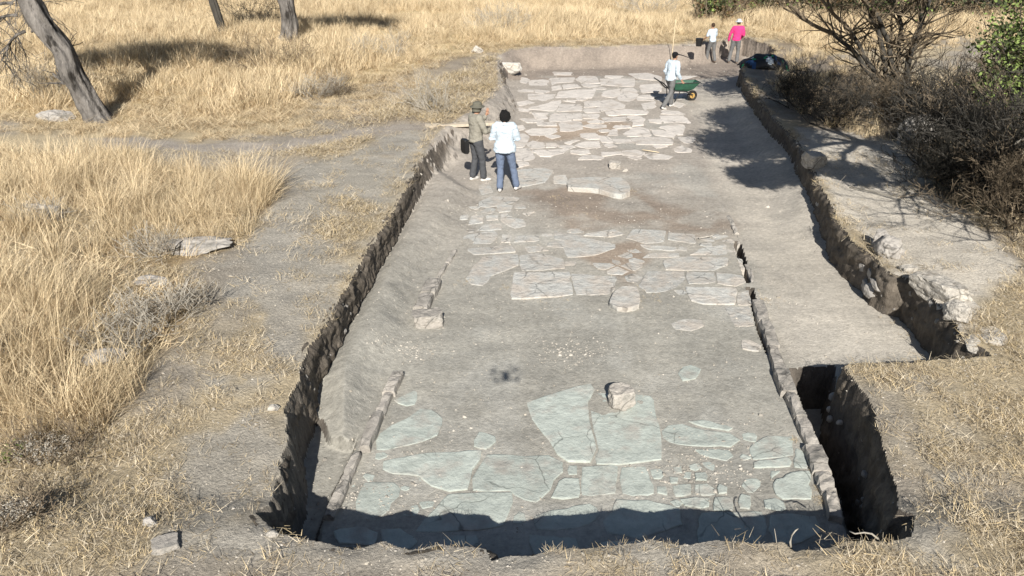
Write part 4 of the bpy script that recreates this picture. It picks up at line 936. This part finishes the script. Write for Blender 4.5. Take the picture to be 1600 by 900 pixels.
pr = (.16 + .8 * st) * (.35 + .9 * sm(fbm(q[:, 0], q[:, 1], 2.2, 4, 251) * 2.5 + .6)) * (1 - .93 * trm) * (1 - .93 * le) * (1 - .95 * un)
q2 = q[rng.random(len(q)) < pr]
scatter('straw_litter', 'flat', q2, rng.uniform(0, 6.28, len(q2)), rng.uniform(.6, 1.25, len(q2)) * (1 + .06 * q2[:, 1]), .16)
q3 = q[rng.random(len(q)) < pr * .3]
scatter('short_dry_grass', 'short', q3, rng.uniform(0, 6.28, len(q3)), rng.uniform(.4, 1.1, len(q3)), .2)
# denser, longer tufts, lower left, and between tall grass and track
LL = PP('''-100,700 100,690 230,560 330,450 350,560 290,650 280,760 250,900 -100,960''', BZ)
q = sample(LL, 26); k = fbm(q[:, 0], q[:, 1], .9, 3, 221); q = q[rng.random(len(q)) < .5 + k]
scatter('low_dry_grass', 'short', q, rng.uniform(0, 6.28, len(q)), rng.uniform(.8, 2.0, len(q)), .35)
# fringe along the rim
ring = []
for i in range(len(RIM)):
    a_, c_ = RIM[i], RIM[(i + 1) % len(RIM)]; L_ = (c_ - a_).length
    for s in range(int(L_ * 26)):
        t_ = random.random(); p = a_.lerp(c_, t_); ring.append((p.x, p.y))
q = np.array(ring) + rng.normal(0, .07, (len(ring), 2)); q = q[outside_dig(q, .01)]; kk = vn(q[:, 0], q[:, 1], 1.1, 77); q = q[(kk > -.15) | (q[:, 1] > 27)]
scatter('rim_grass', 'short', q, rng.uniform(0, 6.28, len(q)), rng.uniform(.3, .85, len(q)) * (1 + .05 * q[:, 1]), .3)
# tufts between slabs and along the kerbs
tf = []
for (u, v, n, s) in ((1276, 740, 30, .03), (1282, 765, 30, .03), (1280, 785, 26, .03), (1290, 700, 6, .03), (985, 298, 14, .05), (868, 312, 22, .12), (870, 470, 20, .12), (1020, 462, 22, .08), (1196, 468, 22, .09), (730, 440, 14, .06), (790, 450, 10, .05), (1242, 690, 10, .02), (1400, 500, 26, .18), (1375, 450, 20, .15), (1440, 540, 30, .15), (905, 330, 30, .3)):
    p = P(u, v, 0); tf += [(p.x + random.gauss(0, s), p.y + random.gauss(0, s * 1.8)) for _ in range(n)]
q = np.array(tf); scatter('tuft_grass', 'short', q, rng.uniform(0, 6.28, len(q)), rng.uniform(.25, .6, len(q)), .5)
# gravel and clods
q = sample(BANK, 90); q = q[(q[:, 0] > -8) & (q[:, 0] < 9)]; q = q[outside_dig(q, 0)]; q = q[rng.random(len(q)) < .2 + .8 * np.exp(-q[:, 1] / 8)]
scatter('gravel', 'pebble', q, rng.uniform(0, 6.28, len(q)), np.exp(rng.normal(-5.1, .55, len(q))), .4, 'gravel')
q = sample(BANK, 420); q = q[(q[:, 0] > -5.5) & (q[:, 0] < 7) & (q[:, 1] < 16)]; q = q[outside_dig(q, -.03)]; kc = fbm(q[:, 0], q[:, 1], 1.3, 3, 231); q = q[rng.random(len(q)) < (.45 + .8 * kc) * np.exp(-np.maximum(q[:, 1] - 5, 0) / 7)]
scatter('earth_clods', 'clod', q, rng.uniform(0, 6.28, len(q)), np.exp(rng.normal(-4.85, .5, len(q))), .5, 'clod', zs=.6)
q = sample(RIM, 130); q = q[q[:, 1] < 14]; scatter('earth_crumbs', 'clod', q, rng.uniform(0, 6.28, len(q)), np.exp(rng.normal(-5.3, .5, len(q))), .5, 'clod')
q = sample(RIM, 24); scatter('gravel', 'pebble', q, rng.uniform(0, 6.28, len(q)), np.exp(rng.normal(-5.1, .6, len(q))) * (1 + .02 * q[:, 1]), .4, 'gravel')
for (u, v, rx_, n) in ((900, 550, .5, 260), (1130, 700, .5, 150), (660, 700, .5, 100), (780, 345, .8, 160), (1090, 740, .4, 260), (600, 770, .4, 120), (1200, 470, .3, 80)):
    pass
cl = []
for (u, v, rx_, n) in ((900, 550, .35, 260), (1130, 700, .35, 150), (660, 700, .4, 100), (780, 345, .8, 160), (1090, 740, .3, 260), (600, 770, .3, 120), (1200, 470, .25, 80), (640, 550, .25, 160), (560, 775, .2, 120)):
    p = P(u, v, 0); cl += [(p.x + random.gauss(0, rx_), p.y + random.gauss(0, rx_ * .6)) for _ in range(n)]
q = np.array(cl); scatter('stone_chips', 'pebble', q, rng.uniform(0, 6.28, len(q)), np.exp(rng.normal(-4.6, .45, len(q))), .4, 'gravel')
# ------------------------------------------------------------------ sticks, roots, planks, poles
def stick(name, label, cat, pts, r, m, k=6):
    pts = [Vector(p) for p in pts]; mb = MB(); mb.tube([p - pts[0] for p in pts], [r * (1 - .5 * i / (len(pts) - 1)) for i in range(len(pts))], k); o = mb.build(name, M[m], smooth=True); o.location = pts[0]; tag(o, label, cat); return o
random.seed(31)
stick('root', 'pale crooked root hooking up over the front rim', 'root', [P(1236, 857, .66), P(1235, 847, .72), P(1237, 836, .78), P(1243, 829, .82), P(1247, 826, .82)], .010, 'twig_grey')
stick('root', 'long pale root curling off the front rim at the pit corner', 'root', [P(1372, 842, .76), P(1362, 834, .80), P(1350, 832, .81), P(1336, 834, .79), P(1327, 830, .78)], .009, 'twig_grey')
stick('twig', 'thin upright stalk on the front rim left of the crooked root', 'twig', [P(1214, 852, .73), P(1212, 838, .80), P(1210, 826, .86)], .004, 'twig_grey')
stick('branch', 'dark forked twig lying on the long flat rock', 'branch', [P(245, 385, .72), P(262, 392, .72), P(278, 388, .76), P(290, 375, .78), P(305, 372, .78), P(320, 374, .76)], .012, 'twig_black')
stick('branch', 'dark side twig on the long flat rock', 'branch', [P(270, 400, .7), P(275, 385, .8), P(282, 378, .8), P(300, 368, .78)], .009, 'twig_black')
stick('dead_branch', 'long pale dead branch sticking out of the thicket at the right edge', 'branch', [P(1620, 205, 1.7), P(1590, 222, 1.6), P(1575, 232, 1.5), P(1548, 232, 1.4)], .03, 'twig_grey')
stick('dead_branch', 'pale curved dead branch hanging below the green bush', 'branch', [P(1625, 225, 1.5), P(1598, 238, 1.4), P(1585, 255, 1.2), P(1574, 266, 1.0)], .025, 'twig_grey')
stick('stick', 'thin straight stick lying on the pale ledge', 'stick', [P(1330, 292, .64), P(1400, 308, .66), P(1474, 328, .66)], .012, 'twig_grey')
stick('stick', 'thin yellow stalk lying beside the far paving', 'stick', [P(1004, 234, .05), P(1030, 238, .04)], .012, 'straw2')
stick('root', 'bone-pale crooked root on the earth behind the middle slabs', 'root', [P(1092, 372, .03), P(1110, 369, .05), P(1121, 364, .05)], .014, 'white_rock')
stick('survey_pole', 'tall thin yellow-white pole standing at the far trench wall behind the wheelbarrow man', 'pole', [P(1049, 100, .1), P(1049, 100, .1) + Vector((0, 0, .8)), P(1049, 100, .1) + Vector((.01, 0, 1.75))], .022, 'straw2')
stick('white_stick', 'thin white stick lying on the far rim left of the white-shirted worker', 'stick', [P(1066, 71, .85), P(1085, 71, .88), P(1096, 72, .86)], .03, 'white_rock')
def plank(label, p0, p1, w, t, m='wood'):
    d = p1 - p0; L = d.length; c = (p0 + p1) / 2; mb = MB(); mb.box((0, 0, 0), (L, w, t)); o = mb.build('plank', M[m]); bm = bmesh.new(); bm.from_mesh(o.data); bmesh.ops.bevel(bm, geom=bm.edges[:], offset=.006, segments=1); bm.to_mesh(o.data); bm.free()
    o.location = c; o.rotation_euler = d.to_track_quat('X', 'Z').to_euler(); tag(o, label, 'plank'); return o
plank('long pale wooden plank bridging the bank behind the hatted man', P(668, 197, .64), P(772, 192, .46), .26, .07)
plank('short pale board lying in the left strip close under the trench rim', P(634, 318, -.0), P(666, 268, .0), .12, .05)
# ------------------------------------------------------------------ people
def loft(mb, secs, k=14):
    """secs: list of (centre, rx, ry, yaw)"""
    o = mb.n
    for (c, rx, ry, yaw) in secs:
        for j in range(k):
            a_ = 2 * math.pi * j / k; x, y = rx * math.cos(a_), ry * math.sin(a_); mb.v.append(Vector(c) + Vector((x * math.cos(yaw) - y * math.sin(yaw), x * math.sin(yaw) + y * math.cos(yaw), 0)))
    n = len(secs)
    for i in range(n - 1):
        for j in range(k): j2 = (j + 1) % k; mb.f.append((o + i * k + j, o + i * k + j2, o + (i + 1) * k + j2, o + (i + 1) * k + j)); mb.mi.append(0)
    mb.f.append(tuple(reversed(range(o, o + k)))); mb.f.append(tuple(range(o + (n - 1) * k, o + n * k))); mb.mi += [0, 0]; mb.n += n * k
def ball(mb, c, rx, ry, rz, k=12, l=8):
    loft(mb, [(Vector(c) + Vector((0, 0, -rz * math.cos(math.pi * (i + .15) / (l + .3)))), max(.002, rx * math.sin(math.pi * (i + .15) / (l + .3))), max(.002, ry * math.sin(math.pi * (i + .15) / (l + .3))), 0) for i in range(l + 1)], k)
def caps(mb, pts, rad, k=10):
    pts = [Vector(p) for p in pts]; P2, R2 = [pts[0] + (pts[0] - pts[1]).normalized() * rad[0] * .8], [rad[0] * .3]
    for i in range(len(pts)):
        P2.append(pts[i]); R2.append(rad[i])
        if i < len(pts) - 1: P2.append(pts[i].lerp(pts[i + 1], .5)); R2.append((rad[i] + rad[i + 1]) / 2 * 1.03)
    P2.append(pts[-1] + (pts[-1] - pts[-2]).normalized() * rad[-1] * .8); R2.append(rad[-1] * .3); mb.tube(P2, R2, k)
def remesh(mb, name, m, parent, vox, extra=None, disp=0, sm_it=4):
    # tubes are wound either way: make every shell face outward first
    me = bpy.data.meshes.new(name); me.from_pydata([tuple(p) for p in mb.v], [], mb.f); me.update(); bm = bmesh.new(); bm.from_mesh(me); bmesh.ops.recalc_face_normals(bm, faces=bm.faces); bm.to_mesh(me); bm.free()
    o = bpy.data.objects.new('tmp', me); col.objects.link(o); r_ = o.modifiers.new('r', 'REMESH'); r_.mode = 'VOXEL'; r_.voxel_size = vox; s_ = o.modifiers.new('s', 'SMOOTH'); s_.iterations = sm_it; s_.factor = .6
    bpy.context.view_layer.update(); me2 = bpy.data.meshes.new_from_object(o.evaluated_get(bpy.context.evaluated_depsgraph_get())); bpy.data.objects.remove(o)
    if disp:
        n = len(me2.vertices); co = np.zeros(n * 3, np.float32); no = np.zeros(n * 3, np.float32); me2.vertices.foreach_get('co', co); me2.vertices.foreach_get('normal', no); co = co.reshape(-1, 3); no = no.reshape(-1, 3)
        dv = np.array([mnoise.noise(Vector((float(c[0]) * 9, float(c[1]) * 9, float(c[2]) * 16))) + .6 * mnoise.noise(Vector((float(c[0]) * 22, float(c[1]) * 22, float(c[2]) * 30))) for c in co]) * disp; co += no * dv[:, None]; me2.vertices.foreach_set('co', co.ravel())
    me2.name = name; me2.materials.clear(); me2.materials.append(m); 
    if extra:
        bm = bmesh.new(); bm.from_mesh(me2); e = bpy.data.meshes.new('e'); e.from_pydata([tuple(p) for p in extra.v], [], extra.f); bm.from_mesh(e); bm.to_mesh(me2); bm.free()
    me2.polygons.foreach_set('use_smooth', [True] * len(me2.polygons))
    o = bpy.data.objects.new(name, me2); col.objects.link(o); o.parent = parent; return o
def hand(mb, w, d, out, s=1.):
    """palm and five fingers from wrist w, pointing d, thumb towards out"""
    w = Vector(w); d = Vector(d).normalized(); out = Vector(out); out = (out - d * out.dot(d)).normalized(); nrm = d.cross(out); mb2 = mb
    caps(mb2, [w, w + d * .045, w + d * .085], [.022 * s, .03 * s, .03 * s], 8)
    ex = MB()
    for i, (o_, L) in enumerate(((.027, .07), (.009, .08), (-.009, .074), (-.026, .058))):
        a = w + d * .09 + out * o_; b_ = a + d * L * .5 + nrm * .008; c = b_ + d * L * .4 + nrm * .022; ex.tube([a, b_, c, c + d * .012 + nrm * .016], [.009, .0085, .0075, .006], 6)
    a = w + d * .03 + out * .024; ex.tube([a, a + d * .03 + out * .028, a + d * .058 + out * .034 + nrm * .01], [.011, .010, .008], 6)
    return ex
def person(label, base, yaw, H, J, colors, vox=.016, hat=None, hair='hair', sleeve='long', shirt_len=.0, loose=1., group=None, parts=None, skirt=.0, hair_style='short'):
    s = H / 1.75; t = tag(empty('person', base, yaw), label, 'person', group); t.scale = (s, s, s)
    j = dict(pel=(0, 0, .95), chest=(0, .01, 1.27), neck=(0, .0, 1.47), head=(0, .015, 1.625), sl=(-.185, 0, 1.42), sr=(.185, 0, 1.42), el=(-.25, -.02, 1.13), er=(.25, -.02, 1.13), wl=(-.24, .08, .88), wr=(.24, .08, .88),
             hl=(-.09, 0, .93), hr=(.09, 0, .93), kl=(-.10, .02, .50), kr=(.10, .02, .50), al=(-.11, -.02, .09), ar=(.11, -.02, .09), fl=0, fr=0, bulk=1., tw=0.)
    j.update(J); V3 = {k: Vector(v) for k, v in j.items() if isinstance(v, tuple)}; bk = j['bulk']; tw = j['tw']
    pel, chest, neck, head = V3['pel'], V3['chest'], V3['neck'], V3['head']
    def torso(mb, g, lo_=-.06, flare=0):
        secs = []
        for f, rx, ry in ((lo_, .145 + flare, .115 + flare), (.12, .15 + flare * .7, .112 + flare * .6), (.3, .14, .10), (.55, .155, .112), (.8, .172, .118), (.95, .16, .105)):
            if f < .5: c = pel.lerp(chest, f / .62) 
            else: c = chest.lerp(neck, (f - .62) / .38) if f > .62 else pel.lerp(chest, f / .62)
            secs.append((c, rx * bk + g, ry * bk + g, tw * f))
        secs.append((neck + Vector((0, 0, -.01)), .075 + g, .07 + g, tw)); loft(mb, secs, 16)
        caps(mb, [V3['sl'], V3['sr']], [.062 + g, .062 + g])
    def arm(mb, sd_, g, to=1., r=(.056, .045, .038, .03)):
        S, E, Wr = V3['s' + sd_], V3['e' + sd_], V3['w' + sd_]
        if to >= 1: caps(mb, [S, E, Wr], [r[0] + g, r[1] + g, r[3] + g])
        else: caps(mb, [S, S.lerp(E, to * 2 * .9)], [r[0] + g, r[1] + g * 1.5])
    def leg(mb, sd_, g, end=1.):
        Hh, K, A = V3['h' + sd_], V3['k' + sd_], V3['a' + sd_]
        caps(mb, [Hh + Vector((0, 0, .0)), K, K.lerp(A, .35), A.lerp(K, 1 - end)], [.092 * bk + g, .058 + g, .058 + g, .042 + g + (.014 if g else 0)])
    # body
    mb = MB(); torso(mb, 0); ball(mb, pel, .145 * bk, .115 * bk, .12)
    caps(mb, [neck + Vector((0, 0, -.03)), head + Vector((0, 0, -.07))], [.056, .052]); ball(mb, head + Vector((0, -.005, .02)), .078, .096, .105); ball(mb, head + Vector((0, .02, -.045)), .058, .07, .07)
    ball(mb, head + Vector((0, .098, -.01)), .014, .02, .022, 8, 5)
    for sx in (-1, 1): ball(mb, head + Vector((sx * .08, 0, -.005)), .012, .02, .03, 8, 5)
    for sd_ in 'lr': arm(mb, sd_, 0); leg(mb, sd_, 0)
    ex = MB()
    for sd_ in 'lr':
        d = j.get('d' + sd_); d = Vector(d) if d else (V3['w' + sd_] - V3['e' + sd_]); h_ = hand(mb, V3['w' + sd_], d, Vector((0, 1, .2)) if abs(d.normalized().y) < .8 else Vector((0, 0, 1)))
        o_ = ex.n; ex.v += h_.v; ex.f += [tuple(i + o_ for i in f) for f in h_.f]; ex.n += h_.n
    # face: eyes and mouth as small dents/bumps
    for sx in (-1, 1): ball(ex, head + Vector((sx * .032, .088, .012)), .011, .008, .008, 8, 5)
    ball(ex, head + Vector((0, .088, -.055)), .022, .008, .006, 8, 5)
    remesh(mb, 'body', M['skin'], t, vox * .8, ex)
    # trousers
    mb = MB(); ball(mb, pel + Vector((0, 0, -.01)), .155 * bk + .006, .125 * bk + .006, .13); caps(mb, [V3['hl'], V3['hr']], [.10 * bk, .10 * bk])
    for sd_ in 'lr': leg(mb, sd_, .018)
    remesh(mb, 'trousers', M[colors[1]], t, vox, disp=.009)
    # shirt
    mb = MB(); torso(mb, .017 * loose, -.06 - shirt_len, skirt)
    for sd_ in 'lr': arm(mb, sd_, .014 * loose, 1. if sleeve == 'long' else .5)
    remesh(mb, 'shirt', M[colors[0]], t, vox, disp=.016)
    # shoes
    for sd_ in 'lr':
        A = V3['a' + sd_]; fy_ = j['f' + sd_]; d = Vector((math.sin(fy_), math.cos(fy_), 0)); pitch = j.get('p' + sd_, 0); d2 = Vector((d.x, d.y, -math.tan(pitch))).normalized()
        mb = MB(); caps(mb, [A + Vector((0, 0, -.055)) - d2 * .045, A + Vector((0, 0, -.055)) + d2 * .07, A + Vector((0, 0, -.062)) + d2 * .16], [.042, .045, .034], 10); caps(mb, [A + Vector((0, 0, .02)), A + Vector((0, 0, -.04))], [.044, .046], 10)
        remesh(mb, 'shoe', M[colors[2]], t, .012)
    # hair / hat
    mb = MB()
    if hair_style == 'curly':
        ball(mb, head + Vector((0, -.03, .02)), .118, .115, .125)
        for _ in range(60):
            v_ = Vector((random.gauss(0, 1), random.gauss(-.5, 1), random.gauss(.1, 1))).normalized(); ball(mb, head + Vector((0, -.03, .02)) + Vector((v_.x * .115, v_.y * .11, v_.z * .125)), .024, .024, .024, 6, 4)
    else:
        ball(mb, head + Vector((0, -.018, .03)), .086, .098, .105)
    remesh(mb, 'hair', M[hair], t, .011)
    if hat:
        kind, hm = hat; mb = MB(); hc = head + Vector((0, 0, .075))
        if kind == 'brim': loft(mb, [(hc + Vector((0, 0, -.05)), .165, .17, 0), (hc + Vector((0, 0, -.028)), .15, .155, 0), (hc + Vector((0, 0, -.022)), .098, .11, 0), (hc + Vector((0, 0, .05)), .086, .1, 0), (hc + Vector((0, 0, .07)), .05, .06, 0)], 20); loft(mb, [(hc + Vector((0, -.02, -.14)), .1, .1, 0), (hc + Vector((0, -.02, -.03)), .095, .105, 0)], 16) if parts == 'flap' else None
        else:
            loft(mb, [(hc + Vector((0, -.01, -.04)), .092, .106, 0), (hc + Vector((0, -.01, .02)), .088, .102, 0), (hc + Vector((0, -.01, .055)), .05, .06, 0)], 18); loft(mb, [(hc + Vector((0, .10, -.04)), .07, .085, 0), (hc + Vector((0, .10, -.025)), .06, .075, 0)], 16)
        remesh(mb, 'hat', M[hm], t, .01, sm_it=2)
    return t
random.seed(51)
def gz(u, v, z=0.0): p = P(u, v, z); return Vector((p.x, p.y, h1(p.x, p.y)))
# woman with black curly hair, seen from behind
g = gz(789, 296, .03); g.z += .02
person('person with black curly hair seen from behind, loose white shirt, blue jeans', g, R(-6), 1.70,
       dict(al=(-.10, -.12, .09), kl=(-.10, .0, .5), ar=(.25, .06, .09), kr=(.17, .05, .5), hl=(-.1, 0, .93), hr=(.1, 0, .93), el=(-.29, .02, 1.14), wl=(-.12, .25, 1.12), er=(.27, .06, 1.14), wr=(.12, .27, 1.10), sl=(-.19, .0, 1.41), sr=(.19, 0, 1.41), bulk=1.13, fr=.5, fl=0, dl=(.6, .6, .1), dr=(-.6, .6, .1), head=(.0, .05, 1.60)),
       ('shirt_white', 'jeans', 'shoe'), hair='hair', hair_style='curly', shirt_len=.10, loose=1.7, skirt=.05)
# man in khaki with hat, turned right, hand near his face
g = gz(745, 284, -.02)
person('person in olive sun hat and khaki shirt, one hand raised to the face', g, R(-62), 1.74,
       dict(al=(-.10, -.06, .09), ar=(.10, .12, .09), kr=(.11, .09, .5), el=(-.27, .14, 1.18), wl=(-.10, .30, 1.40), dl=(.2, .3, 1), er=(.25, .12, 1.14), wr=(.12, .32, 1.16), dr=(-.3, .8, .3), bulk=1.10, fr=.1, fl=-.2, head=(0, .05, 1.61)),
       ('khaki', 'dark_trousers', 'shoe'), hat=('brim', 'khaki_hat'), parts='flap', hair='hair_brown', shirt_len=.04, loose=1.6)
# wheelbarrow man, striding
g = gz(1044, 167, .03); wb_base = g
person('person in black cap and white long-sleeved shirt striding behind the wheelbarrow', g, R(-52), 1.70,
       dict(al=(-.1, .24, .09), kl=(-.1, .20, .52), ar=(.1, -.36, .12), kr=(.1, -.05, .50), pr=.35, chest=(0, .05, 1.27), neck=(0, .08, 1.46), head=(0, .11, 1.61), sl=(-.185, .06, 1.41), sr=(.185, .06, 1.41), el=(-.26, -.0, 1.14), wl=(-.28, .16, .94), er=(.26, -.0, 1.13), wr=(.28, .16, .93), bulk=.98),
       ('shirt_white', 'grey_trousers', 'shoe'), hat=('cap', 'black_cloth'), hair='hair', shirt_len=.06, loose=1.6, skirt=.02)
g = gz(1110, 96, .05)
person('person in white short-sleeved shirt at the far end, left of the pink shirt', g, R(25), 1.60,
       dict(al=(-.1, .16, .09), kl=(-.1, .14, .5), ar=(.12, -.16, .1), kr=(.12, .0, .5), head=(0, .1, 1.60), chest=(0, .05, 1.26), neck=(0, .08, 1.45), sl=(-.185, .06, 1.40), sr=(.185, .06, 1.40), el=(-.27, .1, 1.14), wl=(-.28, .3, 1.0), er=(.25, .12, 1.14), wr=(.2, .33, 1.05)),
       ('shirt_white', 'grey_trousers', 'shoe_dark'), hair='hair_brown', sleeve='short', vox=.02)
g = gz(1146, 98, .03)
person('person in bright pink long-sleeved shirt, pale hat and grey trousers facing the far bank', g, R(-14), 1.76,
       dict(al=(-.20, .02, .09), kl=(-.15, .06, .5), ar=(.12, .0, .09), kr=(.12, .05, .5), head=(0.02, .08, 1.61), chest=(.03, .03, 1.27), neck=(.03, .05, 1.46), sl=(-.16, .03, 1.41), sr=(.21, .03, 1.41), el=(-.27, .06, 1.15), wl=(-.30, .12, .90), er=(.27, .05, 1.14), wr=(.2, .25, 1.0), bulk=1.04),
       ('shirt_pink', 'grey_trousers', 'shoe_dark'), hair='hair_brown', hat=('brim', 'pale_hat'), vox=.02, loose=1.4, shirt_len=.02)
# shoulder bag on the hatted man
p = gz(738, 270, 0); mb = MB(); mb.box((0, 0, 0), (.10, .24, .3)); o = mb.build('shoulder_bag', M['black']); bm = bmesh.new(); bm.from_mesh(o.data); bmesh.ops.bevel(bm, geom=bm.edges[:], offset=.035, segments=3); bm.to_mesh(o.data); bm.free()
o.location = (gz(745, 284).x - .24, gz(745, 284).y + .02, .80); o.rotation_euler = (0, 0, .5); tag(o, 'black bag hanging at the left hip of the person in the olive hat', 'bag')
# black bucket
p = PV(1092, 70, 30.6); mb = MB(); loft(mb, [((0, 0, 0), .11, .11, 0), ((0, 0, .28), .15, .15, 0), ((0, 0, .3), .16, .16, 0)], 16); o = mb.build('bucket', M['black']); o.location = (p.x, p.y, .86); tag(o, 'black bucket on the far rim left of the bending worker', 'bucket')
# ------------------------------------------------------------------ wheelbarrow
wx = gz(1067, 156, .03); ang = R(8)
w = tag(empty('wheelbarrow', wx, ang), 'green-trayed wheelbarrow with black frame and yellow wheel rim pushed by the man in the cap', 'wheelbarrow')
def shell(secs, th, name, m, parent):   # open tray: outer and inner skins
    V = []; Fc = []
    for (z, x0, x1, y) in secs: V += [Vector((x0, -y, z)), Vector((x1, -y * .8, z)), Vector((x1, y * .8, z)), Vector((x0, y, z))]
    n = len(secs)
    for i in range(n - 1):
        for k in range(4): Fc.append((i * 4 + k, i * 4 + (k + 1) % 4, i * 4 + 4 + (k + 1) % 4, i * 4 + 4 + k))
    Fc.append((3, 2, 1, 0)); o = mk(name, V, Fc, m, parent); s_ = o.modifiers.new('s', 'SOLIDIFY'); s_.thickness = th; return o
tray = shell([(.34, -.30, .12, .17), (.42, -.38, .26, .24), (.62, -.48, .44, .31)], .012, 'tray', M['green_tray'], w)
mb = MB(); mb.tube([Vector((-.49, -.31, .625)), Vector((.45, -.25, .625)), Vector((.45, .25, .625)), Vector((-.49, .31, .625)), Vector((-.49, -.31, .625))], .014, 6); mb.build('rim', M['steel'], tray)
for sy in (-1, 1):
    mb = MB(); mb.tube([Vector((.30, sy * .05, .2)), Vector((0, sy * .17, .34)), Vector((-.55, sy * .27, .40)), Vector((-.78, sy * .29, .62)), Vector((-.95, sy * .29, .72))], .02, 8); mb.build('handle', M['steel'], w)
    mb = MB(); mb.tube([Vector((-.2, sy * .2, .36)), Vector((-.36, sy * .23, .02)), Vector((-.46, sy * .23, .02)), Vector((-.5, sy * .25, .38))], .016, 6); mb.build('leg', M['steel'], w)
def wheel(c, R0, r0, k=20):
    mb = MB(); pts = [Vector(c) + Vector((math.cos(i * 6.2832 / k) * (R0 - r0), 0, math.sin(i * 6.2832 / k) * (R0 - r0))) for i in range(k + 1)]; mb.tube(pts, r0, 8, cap=False); return mb
mb = MB(); ball(mb, (-.08, 0, .50), .30, .20, .10, 12, 6); o = mb.build('earth_load', M['clod'], w, True)
wo = empty('wheel', (0, 0, 0)); wo.parent = w; tm = wheel((.30, 0, .17), .17, .04).build('tyre', M['black'], wo)
mb = MB(); mb.tube([Vector((.30, -.03, .17)), Vector((.30, .03, .17))], .085, 16); mb.tube([Vector((.30, -.09, .17)), Vector((.30, .09, .17))], .018, 8); mb.build('rim', M['yellow'], wo)
# dark plastic sheet heap on the right bank (seen end-on)
random.seed(77); p = P(1192, 106, .62); bm = bmesh.new(); bmesh.ops.create_grid(bm, x_segments=26, y_segments=18, size=1)
for v in bm.verts:
    x, y = v.co.x, v.co.y; r = max(abs(x), abs(y)); hgt = max(0, 1 - (x * x * .9 + y * y)) ** .6 * .42
    v.co = Vector((x * .85, y * .55, hgt * (1 + .35 * mnoise.noise(Vector((x * 2.2, y * 2.2, 5)))) + .05 * mnoise.noise(Vector((x * 7, y * 7, 1)))))
me = bpy.data.meshes.new('plastic_sheet'); bm.to_mesh(me); bm.free(); [me.materials.append(M[q]) for q in ('black', 'blue_sheet', 'green_sheet', 'pale_hat')]
for pf in me.polygons:
    c = pf.center; pf.use_smooth = True
    if c.y < -.1: k_ = mnoise.noise(Vector((c.x * 4, c.y * 4, 9))); pf.material_index = 1 if k_ > .33 else (3 if k_ < -.42 else (2 if -.05 < k_ < -.01 else 0))
o = bpy.data.objects.new('plastic_sheet', me); col.objects.link(o); o.location = (p.x, p.y, h1(p.x, p.y) + .0); o.rotation_euler = (0, 0, -.15); tag(o, 'heap of black plastic sheet with blue and green patches on the far right rim', 'plastic sheet')
s_ = o.modifiers.new('s', 'SOLIDIFY'); s_.thickness = .01
# ------------------------------------------------------------------ the drone that carries the camera (its shadow falls on the earth)
dc = Vector((0, 0, CAM_H)) - sd * .32
dr = tag(empty('drone', dc, R(8)), 'small grey four-rotor drone hovering high over the near end of the road', 'drone')
mb = MB(); loft(mb, [((0, 0, -.035), .03, .07, 0), ((0, 0, -.02), .045, .10, 0), ((0, 0, .02), .045, .105, 0), ((0, 0, .035), .03, .08, 0)], 14); mb.build('body', M['drone'], dr, True)
for sx in (-1, 1):
    for sy in (-1, 1):
        mb = MB(); mb.tube([Vector((sx * .03, sy * .06, .0)), Vector((sx * .14, sy * (.12 if sy > 0 else .10), .01))], .010, 6); mb.tube([Vector((sx * .14, sy * (.12 if sy > 0 else .10), -.02)), Vector((sx * .14, sy * (.12 if sy > 0 else .10), .035))], .017, 8); a_ = mb.build('arm', M['drone'], dr)
        mb = MB(); q0 = Vector((sx * .14, sy * (.12 if sy > 0 else .10), .04)); an = random.random() * 3; dd = Vector((math.cos(an), math.sin(an), 0)); nn_ = Vector((-dd.y, dd.x, 0))
        for s1 in (-1, 1): mb.box(q0 + dd * s1 * .055, (.11, .02, .003), rot=Matrix.Rotation(an, 3, 'Z'))
        mb.build('propeller', M['black'], a_)
print('objects', len(col.objects))
